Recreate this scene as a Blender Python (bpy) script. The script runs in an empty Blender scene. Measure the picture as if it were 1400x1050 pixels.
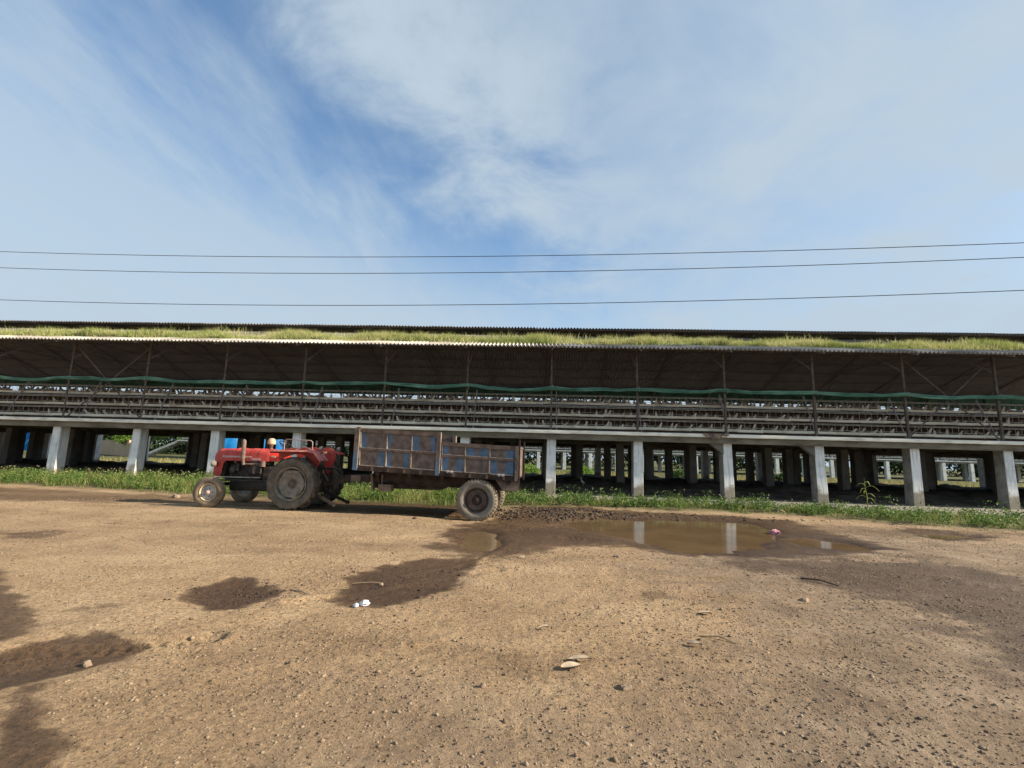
import bpy, math, random
import numpy as np
from mathutils import Vector, Matrix
random.seed(7); RNG = np.random.default_rng(11)
R = math.radians; PI = math.pi
scn = bpy.context.scene; COL = scn.collection

# ------------------------------------------------------------------ camera
CAM_YAW, CAM_PITCH, CAM_ROLL, CAM_H = 0.0547, 0.1532, -0.0280, 1.45
cam_d = bpy.data.cameras.new('camera'); cam = bpy.data.objects.new('camera', cam_d); COL.objects.link(cam)
cam_d.sensor_fit = 'HORIZONTAL'; cam_d.sensor_width = 36.0; cam_d.lens = 647.085/1400*36
cam_d.clip_start = 0.05; cam_d.clip_end = 4000
F = Vector((-math.sin(CAM_YAW)*math.cos(CAM_PITCH), math.cos(CAM_YAW)*math.cos(CAM_PITCH), math.sin(CAM_PITCH)))
Rt = Vector((math.cos(CAM_YAW), math.sin(CAM_YAW), 0)); Up = Rt.cross(F)
R2 = Rt*math.cos(CAM_ROLL) - Up*math.sin(CAM_ROLL); U2 = Up*math.cos(CAM_ROLL) + Rt*math.sin(CAM_ROLL)
m = Matrix.Identity(4)
for i in range(3):
    m[i][0] = R2[i]; m[i][1] = U2[i]; m[i][2] = -F[i]
m.translation = Vector((0, 0, CAM_H)); cam.matrix_world = m
scn.camera = cam

# ------------------------------------------------------------------ sky, sun, exposure
SUN_EL, SUN_AZ = 26.0, 5.0        # azimuth: degrees from +X towards the camera side
sv = Vector((math.cos(R(SUN_EL))*math.cos(R(SUN_AZ)), -math.cos(R(SUN_EL))*math.sin(R(SUN_AZ)), math.sin(R(SUN_EL))))
world = bpy.data.worlds.new('World'); scn.world = world; world.use_nodes = True
CLOUD = (2.16, 2.63, 3.06, 1)
def build_world():
    nt = world.node_tree; N = nt.nodes; L = nt.links; N.clear()
    out = N.new('ShaderNodeOutputWorld'); bg = N.new('ShaderNodeBackground'); bg.inputs[1].default_value = 0.112
    L.new(bg.outputs[0], out.inputs[0])
    sky = N.new('ShaderNodeTexSky'); sky.sky_type = 'NISHITA'; sky.sun_disc = False
    sky.sun_elevation = R(SUN_EL); sky.sun_rotation = R(90+SUN_AZ); sky.dust_density = 0.9; sky.air_density = 1.0; sky.ozone_density = 3.0
    def M(op, a, b=None, c=None, clamp=False):
        n = N.new('ShaderNodeMath'); n.operation = op; n.use_clamp = clamp
        for i, v in enumerate((a, b, c)):
            if v is None: continue
            if isinstance(v, (int, float)): n.inputs[i].default_value = v
            else: L.new(v, n.inputs[i])
        return n.outputs[0]
    def ramp(v, lo, hi, interp='SMOOTHSTEP'):
        n = N.new('ShaderNodeMapRange'); n.interpolation_type = interp
        L.new(v, n.inputs['Value']); n.inputs['From Min'].default_value = lo; n.inputs['From Max'].default_value = hi
        return n.outputs['Result']
    tc = N.new('ShaderNodeTexCoord'); sp = N.new('ShaderNodeSeparateXYZ'); L.new(tc.outputs['Generated'], sp.inputs[0])
    zz = M('ADD', M('MAXIMUM', sp.outputs['Z'], 0.0), 0.15)
    px = M('DIVIDE', sp.outputs['X'], zz); py = M('DIVIDE', sp.outputs['Y'], zz)
    cb = N.new('ShaderNodeCombineXYZ'); L.new(px, cb.inputs[0]); L.new(py, cb.inputs[1])
    def noise(scale, det, rough, rot, stretch, off, dist=0.0):
        mp = N.new('ShaderNodeMapping'); L.new(cb.outputs[0], mp.inputs[0])
        mp.inputs['Rotation'].default_value = (0, 0, R(rot)); mp.inputs['Scale'].default_value = (stretch, 1, 1); mp.inputs['Location'].default_value = off
        n = N.new('ShaderNodeTexNoise'); n.inputs['Scale'].default_value = scale; n.inputs['Detail'].default_value = det
        n.inputs['Roughness'].default_value = rough; n.inputs['Distortion'].default_value = dist; L.new(mp.outputs[0], n.inputs['Vector']); return n.outputs[0]
    n1 = noise(2.6, 10, 0.62, 0, 1.0, (3.1, 1.7, 0), 0.35)       # ragged cirrus body
    n2 = noise(1.1, 5, 0.55, 0, 1.0, (7.3, 4.2, 0), 0.2)         # large soft patches
    n3 = noise(2.2, 7, 0.60, 17, 2.6, (1.3, 5.2, 0), 0.15)       # streaks combed along the drift
    drift = M('SUBTRACT', px, M('MULTIPLY', M('SUBTRACT', py, 0.72), 0.5))
    front = M('ADD', M('ADD', drift, 0.69), M('ADD', M('MULTIPLY', M('SUBTRACT', n1, 0.5), 1.45), M('MULTIPLY', M('SUBTRACT', n2, 0.5), 0.5)))
    bank = ramp(front, -0.06, 0.58)
    tex = ramp(M('ADD', M('MULTIPLY', n1, 0.55), M('MULTIPLY', n2, 0.75)), 0.45, 0.80)
    bank = M('MULTIPLY', bank, M('ADD', M('MULTIPLY', tex, 0.48), 0.52))
    veil = ramp(M('ADD', M('MULTIPLY', drift, -1.0), M('MULTIPLY', M('SUBTRACT', n3, 0.5), 1.5)), 0.46, 1.45)
    veil = M('ADD', M('MULTIPLY', veil, 0.76), 0.03)
    low = M('MULTIPLY', ramp(M('ADD', sp.outputs['Z'], M('MULTIPLY', M('SUBTRACT', n3, 0.5), 0.30)), 0.46, 0.12), 0.92)
    dens = M('SUBTRACT', 1.0, M('MULTIPLY', M('SUBTRACT', 1.0, bank), M('MULTIPLY', M('SUBTRACT', 1.0, veil), M('SUBTRACT', 1.0, low))))
    mix = N.new('ShaderNodeMixRGB'); L.new(dens, mix.inputs[0]); dim = N.new('ShaderNodeMixRGB'); dim.blend_type = 'MULTIPLY'; dim.inputs[0].default_value = 1; L.new(sky.outputs[0], dim.inputs[1]); dim.inputs[2].default_value = (.86, .93, .91, 1); L.new(dim.outputs[0], mix.inputs[1])
    mix.inputs[2].default_value = CLOUD
    L.new(mix.outputs[0], bg.inputs[0])
build_world()
sd = bpy.data.lights.new('sun', 'SUN'); sd.energy = 5.0; sd.angle = R(0.55); sd.color = (1.0, 0.87, 0.68)
sun = bpy.data.objects.new('sun', sd); COL.objects.link(sun); sun.rotation_euler = sv.to_track_quat('Z', 'Y').to_euler()
vs = scn.view_settings; vs.view_transform = 'Standard'; vs.look = 'None'; vs.gamma = 1; vs.use_curve_mapping = False
vs.exposure = 1.1
scn.cycles.max_bounces = 6; scn.cycles.diffuse_bounces = 3; scn.cycles.transparent_max_bounces = 8

# ------------------------------------------------------------------ materials
def mat(name, cols, scale=3.0, rough=0.8, detail=6, bump=0.0, bscale=None, metal=0.0, spec=0.3, island=0.0, objrand=0.0, stretch=(1,1,1), trans=0.0, stops=None):
    """noise-mottled procedural material; cols = 2-4 linear colours"""
    M_ = bpy.data.materials.new(name); M_.use_nodes = True; nt = M_.node_tree; N = nt.nodes; L = nt.links
    b = N['Principled BSDF']; b.inputs['Roughness'].default_value = rough; b.inputs['Metallic'].default_value = metal; b.inputs['Specular IOR Level'].default_value = spec
    g = N.new('ShaderNodeNewGeometry'); mp = N.new('ShaderNodeMapping'); mp.inputs['Scale'].default_value = stretch; L.new(g.outputs['Position'], mp.inputs[0])
    n = N.new('ShaderNodeTexNoise'); n.inputs['Scale'].default_value = scale; n.inputs['Detail'].default_value = detail; n.inputs['Roughness'].default_value = 0.62
    L.new(mp.outputs[0], n.inputs['Vector']); fac = n.outputs[0]
    if island or objrand:
        src = g.outputs['Random Per Island']
        if objrand:
            oi = N.new('ShaderNodeObjectInfo'); src = oi.outputs['Random']
        k = island or objrand
        a1 = N.new('ShaderNodeMath'); a1.operation = 'MULTIPLY_ADD'; L.new(src, a1.inputs[0]); a1.inputs[1].default_value = k; a1.inputs[2].default_value = -k/2
        a2 = N.new('ShaderNodeMath'); a2.operation = 'ADD'; L.new(fac, a2.inputs[0]); L.new(a1.outputs[0], a2.inputs[1]); fac = a2.outputs[0]
    cr = N.new('ShaderNodeValToRGB'); L.new(fac, cr.inputs[0]); el = cr.color_ramp.elements
    k = len(cols); pos = stops or [0.32+0.36*i/(k-1) for i in range(k)]
    while len(el) < k: el.new(0.5)
    for i, c in enumerate(cols): el[i].position = pos[i]; el[i].color = (*c, 1)
    L.new(cr.outputs[0], b.inputs['Base Color'])
    if bump:
        n2 = N.new('ShaderNodeTexNoise'); n2.inputs['Scale'].default_value = bscale or scale*6; n2.inputs['Detail'].default_value = 5; L.new(mp.outputs[0], n2.inputs['Vector'])
        bp = N.new('ShaderNodeBump'); bp.inputs['Strength'].default_value = bump; bp.inputs['Distance'].default_value = 0.02
        L.new(n2.outputs[0], bp.inputs['Height']); L.new(bp.outputs[0], b.inputs['Normal'])
    if trans:
        tr = N.new('ShaderNodeBsdfTranslucent'); L.new(cr.outputs[0], tr.inputs[0]); mx = N.new('ShaderNodeMixShader'); mx.inputs[0].default_value = trans
        o = N['Material Output']; L.new(b.outputs[0], mx.inputs[1]); L.new(tr.outputs[0], mx.inputs[2]); L.new(mx.outputs[0], o.inputs[0])
    return M_

MT = {}
MT['concrete_paint'] = mat('concrete_paint', [(.45,.48,.48),(.68,.70,.70),(.74,.75,.75)], 2.2, .85, bump=.25, bscale=20)
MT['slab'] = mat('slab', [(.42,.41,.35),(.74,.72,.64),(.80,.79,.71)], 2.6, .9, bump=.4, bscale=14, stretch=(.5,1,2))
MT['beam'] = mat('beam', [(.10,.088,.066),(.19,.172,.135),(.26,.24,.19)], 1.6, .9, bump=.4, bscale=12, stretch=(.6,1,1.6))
MT['grey_conc'] = mat('grey_conc', [(.16,.15,.13),(.27,.255,.225),(.36,.34,.30)], 2.5, .9, bump=.3, bscale=18)
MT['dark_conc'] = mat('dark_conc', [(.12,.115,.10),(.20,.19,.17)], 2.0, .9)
MT['steel_post'] = mat('steel_post', [(.055,.043,.036),(.10,.082,.068),(.16,.135,.112)], 5, .75)
MT['rafter'] = mat('rafter', [(.21,.195,.21),(.30,.28,.30)], 4, .8)
MT['sheet_top'] = mat('sheet_top', [(.17,.155,.135),(.33,.305,.275),(.43,.405,.37)], 1.3, .9, bump=.3, bscale=30, objrand=.25)
MT['sheet_dark'] = mat('sheet_dark', [(.05,.045,.042),(.10,.092,.085),(.18,.165,.15)], 1.1, .95, objrand=.2)  # darker sheet tone for the upper front row and the vent
MT['sheet_under'] = mat('sheet_under', [(.33,.315,.35),(.44,.425,.47)], 1.2, .95)
MT['trough'] = mat('trough', [(.42,.37,.28),(.62,.56,.44),(.72,.66,.53)], 4, .75, objrand=.2, stretch=(.4,1,1))
MT['wire'] = mat('wire', [(.32,.28,.22),(.50,.45,.36)], 8, .6)
MT['board'] = mat('board', [(.06,.036,.028),(.13,.078,.06)], 3, .9, stretch=(.3,1,1))
MT['net'] = mat('net', [(.04,.12,.095),(.09,.22,.17),(.17,.32,.25)], 5, .8, bump=.6, bscale=60, stretch=(.3,1,1))
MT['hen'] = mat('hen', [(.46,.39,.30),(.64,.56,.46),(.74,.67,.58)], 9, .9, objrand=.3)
MT['hen_shaded'] = mat('hen_shaded', [(.12,.09,.065),(.22,.17,.125)], 9, .9, island=.5)  # hen colour with the shade inside the cages put into it
MT['manure'] = mat('manure', [(.03,.026,.022),(.07,.060,.050),(.14,.124,.105)], 1.8, .95, bump=1.0, bscale=9)
MT['rubber'] = mat('rubber', [(.045,.040,.034),(.075,.066,.055),(.15,.125,.095)], 5, .85, bump=.2, bscale=40)
MT['rubber_dusty'] = mat('rubber_dusty', [(.10,.082,.06),(.19,.15,.105),(.28,.215,.145)], 6, .9, bump=.2, bscale=40)
MT['rubber_light'] = mat('rubber_light', [(.13,.115,.095),(.19,.17,.14),(.25,.22,.18)], 5, .9, bump=.15, bscale=40)
MT['rubber_mid'] = mat('rubber_mid', [(.075,.065,.052),(.12,.104,.082),(.18,.155,.12)], 5, .9, bump=.2, bscale=40)
MT['rim'] = mat('rim', [(.11,.10,.082),(.19,.172,.145),(.26,.235,.20)], 7, .7)
MT['rim_brown'] = mat('rim_brown', [(.055,.04,.03),(.10,.075,.06),(.15,.12,.095)], 7, .75)
MT['rim_blue'] = mat('rim_blue', [(.20,.22,.22),(.33,.36,.36),(.40,.42,.41)], 8, .6)
MT['red'] = mat('red', [(.22,.026,.020),(.40,.040,.030),(.44,.070,.055),(.40,.19,.14)], 4.5, .46, spec=.45, stops=[.30,.46,.60,.74], detail=9)
MT['red_sunlit'] = mat('red_sunlit', [(.55,.022,.014),(.68,.035,.022)], 4, .4, spec=.5)
MT['red_faded'] = mat('red_faded', [(.22,.055,.045),(.36,.11,.095),(.42,.20,.165)], 6, .6, detail=9)
MT['rail_paint'] = mat('rail_paint', [(.26,.19,.17),(.42,.34,.31)], 9, .6)
MT['stripe'] = mat('stripe', [(.36,.22,.21),(.46,.31,.30)], 9, .5)
MT['engine'] = mat('engine', [(.012,.011,.010),(.03,.026,.023),(.08,.06,.045)], 9, .65)
MT['exhaust'] = mat('exhaust', [(.085,.055,.045),(.16,.105,.09),(.20,.14,.12)], 10, .8)
MT['steel'] = mat('steel', [(.18,.17,.15),(.38,.36,.33)], 12, .45, metal=.5)
MT['cream'] = mat('cream', [(.42,.30,.19),(.58,.44,.30)], 8, .55)
MT['lamp_glass'] = mat('lamp_glass', [(.30,.31,.30),(.52,.52,.50)], 6, .25, spec=.6)
MT['black'] = mat('black', [(.010,.010,.010),(.022,.020,.018)], 8, .55)
MT['rust'] = mat('rust', [(.070,.049,.041),(.125,.090,.074),(.175,.125,.102)], 6, .85, bump=.2, bscale=30)
MT['worn_edge'] = mat('worn_edge', [(.16,.12,.095),(.34,.28,.225),(.44,.38,.31)], 9, .7)
MT['dark_rust'] = mat('dark_rust', [(.020,.014,.011),(.045,.031,.024),(.08,.055,.042)], 5, .85)
MT['tan_metal'] = mat('tan_metal', [(.13,.095,.070),(.24,.18,.135)], 5, .8)
MT['hinge'] = mat('hinge', [(.30,.27,.25),(.48,.45,.43)], 15, .6)
MT['grass'] = mat('grass', [(.055,.100,.016),(.11,.175,.030),(.19,.235,.060),(.30,.28,.115)], 0.9, .7, island=.35, trans=.35)
MT['roof_grass'] = mat('roof_grass', [(.16,.21,.05),(.29,.34,.10),(.43,.43,.17),(.52,.47,.26)], 0.7, .75, island=.4, trans=.35)
MT['dry_grass'] = mat('dry_grass', [(.16,.17,.05),(.30,.27,.10),(.36,.30,.14)], 0.4, .8, island=.4, trans=.3)
MT['weed'] = mat('weed', [(.045,.095,.02),(.095,.17,.036),(.17,.23,.065)], 1.2, .6, island=.4, trans=.35)
MT['flower'] = mat('flower', [(.42,.40,.20),(.55,.52,.32)], 3, .7, island=.3, trans=.2)
MT['leaf'] = mat('leaf', [(.020,.060,.012),(.055,.115,.022),(.11,.18,.040)], 0.5, .6, island=.45, trans=.3)
MT['leaf_far'] = mat('leaf_far', [(.014,.032,.010),(.03,.055,.018),(.055,.085,.03)], 0.3, .8, island=.4)
MT['leaf_light'] = mat('leaf_light', [(.08,.17,.02),(.15,.27,.04),(.22,.33,.06)], 0.8, .6, island=.4, trans=.35)
MT['bark'] = mat('bark', [(.06,.045,.032),(.12,.092,.068)], 6, .9)
MT['maize'] = mat('maize', [(.16,.21,.045),(.30,.34,.10),(.42,.42,.18)], 4, .6, trans=.3)
MT['peach_wall'] = mat('peach_wall', [(.46,.33,.22),(.58,.43,.30)], .6, .9)
MT['blue_tarp'] = mat('blue_tarp', [(.010,.17,.50),(.02,.30,.72)], 2, .5, trans=.45)
MT['blue_paint'] = mat('blue_paint', [(.02,.20,.50),(.04,.32,.68)], 4, .5)
MT['white_paint'] = mat('white_paint', [(.50,.52,.52),(.68,.70,.70)], 4, .6)
MT['pink'] = mat('pink', [(.48,.14,.19),(.62,.27,.33),(.70,.50,.52)], 18, .45, trans=.2)
MT['paper'] = mat('paper', [(.62,.64,.72),(.80,.81,.86)], 20, .5, trans=.15)
MT['dry_leaf'] = mat('dry_leaf', [(.30,.23,.16),(.42,.34,.25)], 20, .8)
MT['stone'] = mat('stone', [(.16,.118,.080),(.24,.180,.124),(.32,.25,.178)], 10, .9, bump=.4, bscale=60, objrand=.2)
MT['pebble'] = mat('pebble', [(.10,.070,.046),(.17,.120,.080),(.26,.195,.135)], 4, .95, island=.5)
MT['stick'] = mat('stick', [(.14,.10,.065),(.30,.225,.15)], 14, .9)
MT['dark_stick'] = mat('dark_stick', [(.05,.037,.027),(.10,.075,.055)], 14, .9)
MT['wire_black'] = mat('wire_black', [(.012,.012,.014),(.022,.022,.024)], 3, .6)
MT['egret'] = mat('egret', [(.38,.37,.35),(.58,.57,.55)], 12, .8)

def blue_rust():
    M_ = bpy.data.materials.new('chipped_blue_paint'); M_.use_nodes = True; nt = M_.node_tree; N = nt.nodes; L = nt.links; b = N['Principled BSDF']
    g = N.new('ShaderNodeTexCoord'); oi = N.new('ShaderNodeObjectInfo')
    add = N.new('ShaderNodeVectorMath'); add.operation = 'MULTIPLY_ADD'; L.new(oi.outputs['Random'], add.inputs[0]); add.inputs[1].default_value = (7, 3, 5); L.new(g.outputs['Object'], add.inputs[2])
    mp = N.new('ShaderNodeMapping'); mp.inputs['Scale'].default_value = (2.3, 1, .9); L.new(add.outputs[0], mp.inputs[0])
    n1 = N.new('ShaderNodeTexNoise'); n1.inputs['Scale'].default_value = 1.5; n1.inputs['Detail'].default_value = 10; n1.inputs['Roughness'].default_value = .72; L.new(mp.outputs[0], n1.inputs['Vector'])
    att = N.new('ShaderNodeAttribute'); att.attribute_name = 'paint'
    am = N.new('ShaderNodeMath'); am.operation = 'ADD'; L.new(n1.outputs[0], am.inputs[0]); L.new(att.outputs['Fac'], am.inputs[1])
    cr = N.new('ShaderNodeMapRange'); cr.inputs['From Min'].default_value = .69; cr.inputs['From Max'].default_value = .80; L.new(am.outputs[0], cr.inputs['Value'])
    n2 = N.new('ShaderNodeTexNoise'); n2.inputs['Scale'].default_value = 7; n2.inputs['Detail'].default_value = 6; L.new(g.outputs['Object'], n2.inputs['Vector'])
    r1 = N.new('ShaderNodeValToRGB'); r1.color_ramp.elements[0].position = .3; r1.color_ramp.elements[0].color = (.085,.064,.056,1); r1.color_ramp.elements[1].position = .72; r1.color_ramp.elements[1].color = (.205,.160,.138,1); L.new(n2.outputs[0], r1.inputs[0])
    r2 = N.new('ShaderNodeValToRGB'); r2.color_ramp.elements[0].position = .3; r2.color_ramp.elements[0].color = (.065,.110,.175,1); r2.color_ramp.elements[1].position = .7; r2.color_ramp.elements[1].color = (.120,.200,.305,1); L.new(n2.outputs[0], r2.inputs[0])
    mx = N.new('ShaderNodeMixRGB'); L.new(cr.outputs[0], mx.inputs[0]); L.new(r1.outputs[0], mx.inputs[1]); L.new(r2.outputs[0], mx.inputs[2]); L.new(mx.outputs[0], b.inputs['Base Color'])
    b.inputs['Roughness'].default_value = .75; b.inputs['Specular IOR Level'].default_value = .25
    return M_
MT['blue_rust'] = blue_rust()

# ------------------------------------------------------------------ mesh helpers
class MB:
    def __init__(s): s.v = []; s.f = []; s.mi = []; s.cur = 0
    def add(s, vs, fs):
        o = len(s.v); s.v += [tuple(p) for p in vs]
        for f in fs: s.f.append(tuple(o+i for i in f)); s.mi.append(s.cur)
    def box(s, x0, x1, y0, y1, z0, z1, c=0.0):
        if c <= 0:
            s.add([(x0,y0,z0),(x1,y0,z0),(x1,y1,z0),(x0,y1,z0),(x0,y0,z1),(x1,y0,z1),(x1,y1,z1),(x0,y1,z1)],
                  [(0,3,2,1),(4,5,6,7),(0,1,5,4),(1,2,6,5),(2,3,7,6),(3,0,4,7)]); return
        # chamfer on the vertical and horizontal edges: octagonal rings
        def ring(i, z): return [(x0+i+c,y0+i,z),(x1-i-c,y0+i,z),(x1-i,y0+i+c,z),(x1-i,y1-i-c,z),(x1-i-c,y1-i,z),(x0+i+c,y1-i,z),(x0+i,y1-i-c,z),(x0+i,y0+i+c,z)]
        rs = ring(c*.6, z0)+ring(0, z0+c)+ring(0, z1-c)+ring(c*.6, z1)
        fs = [tuple(reversed(range(8))), tuple(range(24, 32))]
        for k in range(3):
            for i in range(8): fs.append((k*8+i, k*8+(i+1) % 8, (k+1)*8+(i+1) % 8, (k+1)*8+i))
        s.add(rs, fs)
    def bar(s, a, b, w, h=None, up=(0,0,1)):
        h = h or w; a = Vector(a); b = Vector(b); d = (b-a).normalized(); u = Vector(up)
        if abs(d.dot(u)) > .97: u = Vector((0,1,0))
        r = d.cross(u).normalized(); u = r.cross(d)
        vs = [p+r*(w/2*i)+u*(h/2*j) for p in (a,b) for i, j in ((-1,-1),(1,-1),(1,1),(-1,1))]
        s.add(vs, [(3,2,1,0),(4,5,6,7),(0,1,5,4),(1,2,6,5),(2,3,7,6),(3,0,4,7)])
    def tube(s, pts, rad, n=8, cap=True, ell=None):
        pts = [Vector(p) for p in pts]; k = len(pts); rads = rad if isinstance(rad, (list, tuple)) else [rad]*k
        o = len(s.v); prev = None
        for i, p in enumerate(pts):
            t = (pts[min(i+1,k-1)]-pts[max(i-1,0)]).normalized()
            if prev is None:
                u = Vector((0,0,1)) if abs(t.z) < .9 else Vector((0,1,0))
            else: u = prev
            u = (u-t*u.dot(t)).normalized(); prev = u; w = t.cross(u)
            e = ell if ell else (1, 1)
            for j in range(n):
                a = 2*PI*j/n; s.v.append(tuple(p+(u*math.cos(a)*e[0]+w*math.sin(a)*e[1])*rads[i]))
        for i in range(k-1):
            for j in range(n):
                s.f.append((o+i*n+j, o+i*n+(j+1) % n, o+(i+1)*n+(j+1) % n, o+(i+1)*n+j)); s.mi.append(s.cur)
        if cap:
            s.f.append(tuple(o+j for j in reversed(range(n)))); s.mi.append(s.cur); s.f.append(tuple(o+(k-1)*n+j for j in range(n))); s.mi.append(s.cur)
    def cyl(s, a, b, r, n=16, r2=None): s.tube([a, b], [r, r if r2 is None else r2], n)
    def lathe(s, prof, n=32, axis='y', c=(0,0,0), closed=False):
        """prof: (radius, offset along axis)"""
        o = len(s.v); k = len(prof)
        for i in range(n):
            a = 2*PI*i/n; ca, sa = math.cos(a), math.sin(a)
            for r, t in prof:
                p = (r*ca, t, r*sa) if axis == 'y' else ((t, r*ca, r*sa) if axis == 'x' else (r*ca, r*sa, t))
                s.v.append((p[0]+c[0], p[1]+c[1], p[2]+c[2]))
        for i in range(n):
            j = (i+1) % n
            for q in range(k if closed else k-1):
                w = (q+1) % k
                s.f.append((o+i*k+q, o+j*k+q, o+j*k+w, o+i*k+w)); s.mi.append(s.cur)
    def prism(s, poly, y0, y1):
        """polygon in x-z extruded along y"""
        n = len(poly); vs = [(x,y0,z) for x, z in poly]+[(x,y1,z) for x, z in poly]
        s.add(vs, [tuple(range(n)), tuple(reversed(range(n, 2*n)))]+[(i, n+i, n+(i+1) % n, (i+1) % n) for i in range(n)])
    def loft(s, rings, cap=True):
        o = len(s.v); n = len(rings[0])
        for r in rings: s.v += [tuple(p) for p in r]
        for i in range(len(rings)-1):
            for j in range(n):
                s.f.append((o+i*n+j, o+i*n+(j+1) % n, o+(i+1)*n+(j+1) % n, o+(i+1)*n+j)); s.mi.append(s.cur)
        if cap:
            s.f.append(tuple(o+j for j in reversed(range(n)))); s.mi.append(s.cur); s.f.append(tuple(o+(len(rings)-1)*n+j for j in range(n))); s.mi.append(s.cur)
    def mesh(s, name, mats, smooth=35):
        me = bpy.data.meshes.new(name); me.from_pydata(s.v, [], s.f)
        for k in (mats if isinstance(mats, (list, tuple)) else [mats]): me.materials.append(MT[k] if isinstance(k, str) else k)
        if max(s.mi, default=0) > 0: me.polygons.foreach_set('material_index', s.mi)
        if smooth:
            me.polygons.foreach_set('use_smooth', [True]*len(s.f)); me.set_sharp_from_angle(angle=R(smooth))
        me.update(); return me
    def build(s, name, mats, parent=None, smooth=35, loc=None, rot=None):
        return link(name, s.mesh(name, mats, smooth), parent, loc, rot)
def link(name, me, parent=None, loc=None, rot=None):
    o = bpy.data.objects.new(name, me); COL.objects.link(o)
    if parent: o.parent = parent
    if loc is not None: o.location = loc
    if rot is not None: o.rotation_euler = rot
    return o
def tag(o, label=None, cat=None, group=None, kind=None):
    if label: o['label'] = label
    if cat: o['category'] = cat
    if group: o['group'] = group
    if kind: o['kind'] = kind
    return o
def thing(name, label, cat, loc=(0,0,0), rz=0, group=None):
    o = link(name, None, None, loc, (0,0,rz)); return tag(o, label, cat, group)
def raw_mesh(name, V, Fc, nper, mats):
    """fast numpy mesh: V (n,3), Fc (m,nper)"""
    me = bpy.data.meshes.new(name); V = np.asarray(V, np.float32); Fc = np.asarray(Fc, np.int32)
    me.vertices.add(len(V)); me.vertices.foreach_set('co', V.ravel())
    me.loops.add(Fc.size); me.loops.foreach_set('vertex_index', Fc.ravel())
    me.polygons.add(len(Fc)); me.polygons.foreach_set('loop_start', np.arange(0, Fc.size, nper, dtype=np.int32))
    for k in mats: me.materials.append(MT[k] if isinstance(k, str) else k)
    me.update(calc_edges=True); return me

# ------------------------------------------------------------------ numpy noise
_P = np.random.default_rng(5).permutation(512).astype(np.int64); _G = np.random.default_rng(6).uniform(0, 2*PI, 512)
def pnoise(x, y, seed=0):
    x = np.asarray(x, float)+seed*17.31; y = np.asarray(y, float)+seed*9.77
    xi = np.floor(x).astype(np.int64); yi = np.floor(y).astype(np.int64); xf = x-xi; yf = y-yi
    def g(a, b, dx, dy):
        h = _G[_P[(_P[a & 511]+b) & 511]]; return np.cos(h)*dx+np.sin(h)*dy
    u = xf*xf*xf*(xf*(xf*6-15)+10); v = yf*yf*yf*(yf*(yf*6-15)+10)
    a = g(xi,yi,xf,yf); b = g(xi+1,yi,xf-1,yf); c = g(xi,yi+1,xf,yf-1); d = g(xi+1,yi+1,xf-1,yf-1)
    return (a+(b-a)*u)+((c+(d-c)*u)-(a+(b-a)*u))*v
def fbm(x, y, oct=4, seed=0, gain=.5):
    t = 0; amp = 1
    for o in range(oct): t = t+amp*pnoise(x*2**o, y*2**o, seed+o); amp *= gain
    return t
def sstep(a, b, x): t = np.clip((x-a)/(b-a), 0, 1); return t*t*(3-2*t)
def sdf(poly, x, y):
    """signed distance, positive inside"""
    d = np.full(x.shape, 1e9); ins = np.zeros(x.shape, bool); n = len(poly)
    for i in range(n):
        ax, ay = poly[i]; bx, by = poly[(i+1) % n]; ex, ey = bx-ax, by-ay
        t = np.clip(((x-ax)*ex+(y-ay)*ey)/(ex*ex+ey*ey+1e-9), 0, 1)
        d = np.minimum(d, (x-ax-ex*t)**2+(y-ay-ey*t)**2)
        c = ((ay > y) != (by > y)) & (x < (bx-ax)*(y-ay)/((by-ay) if by != ay else 1e-9)+ax); ins ^= c
    return np.where(ins, 1, -1)*np.sqrt(d)

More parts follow.
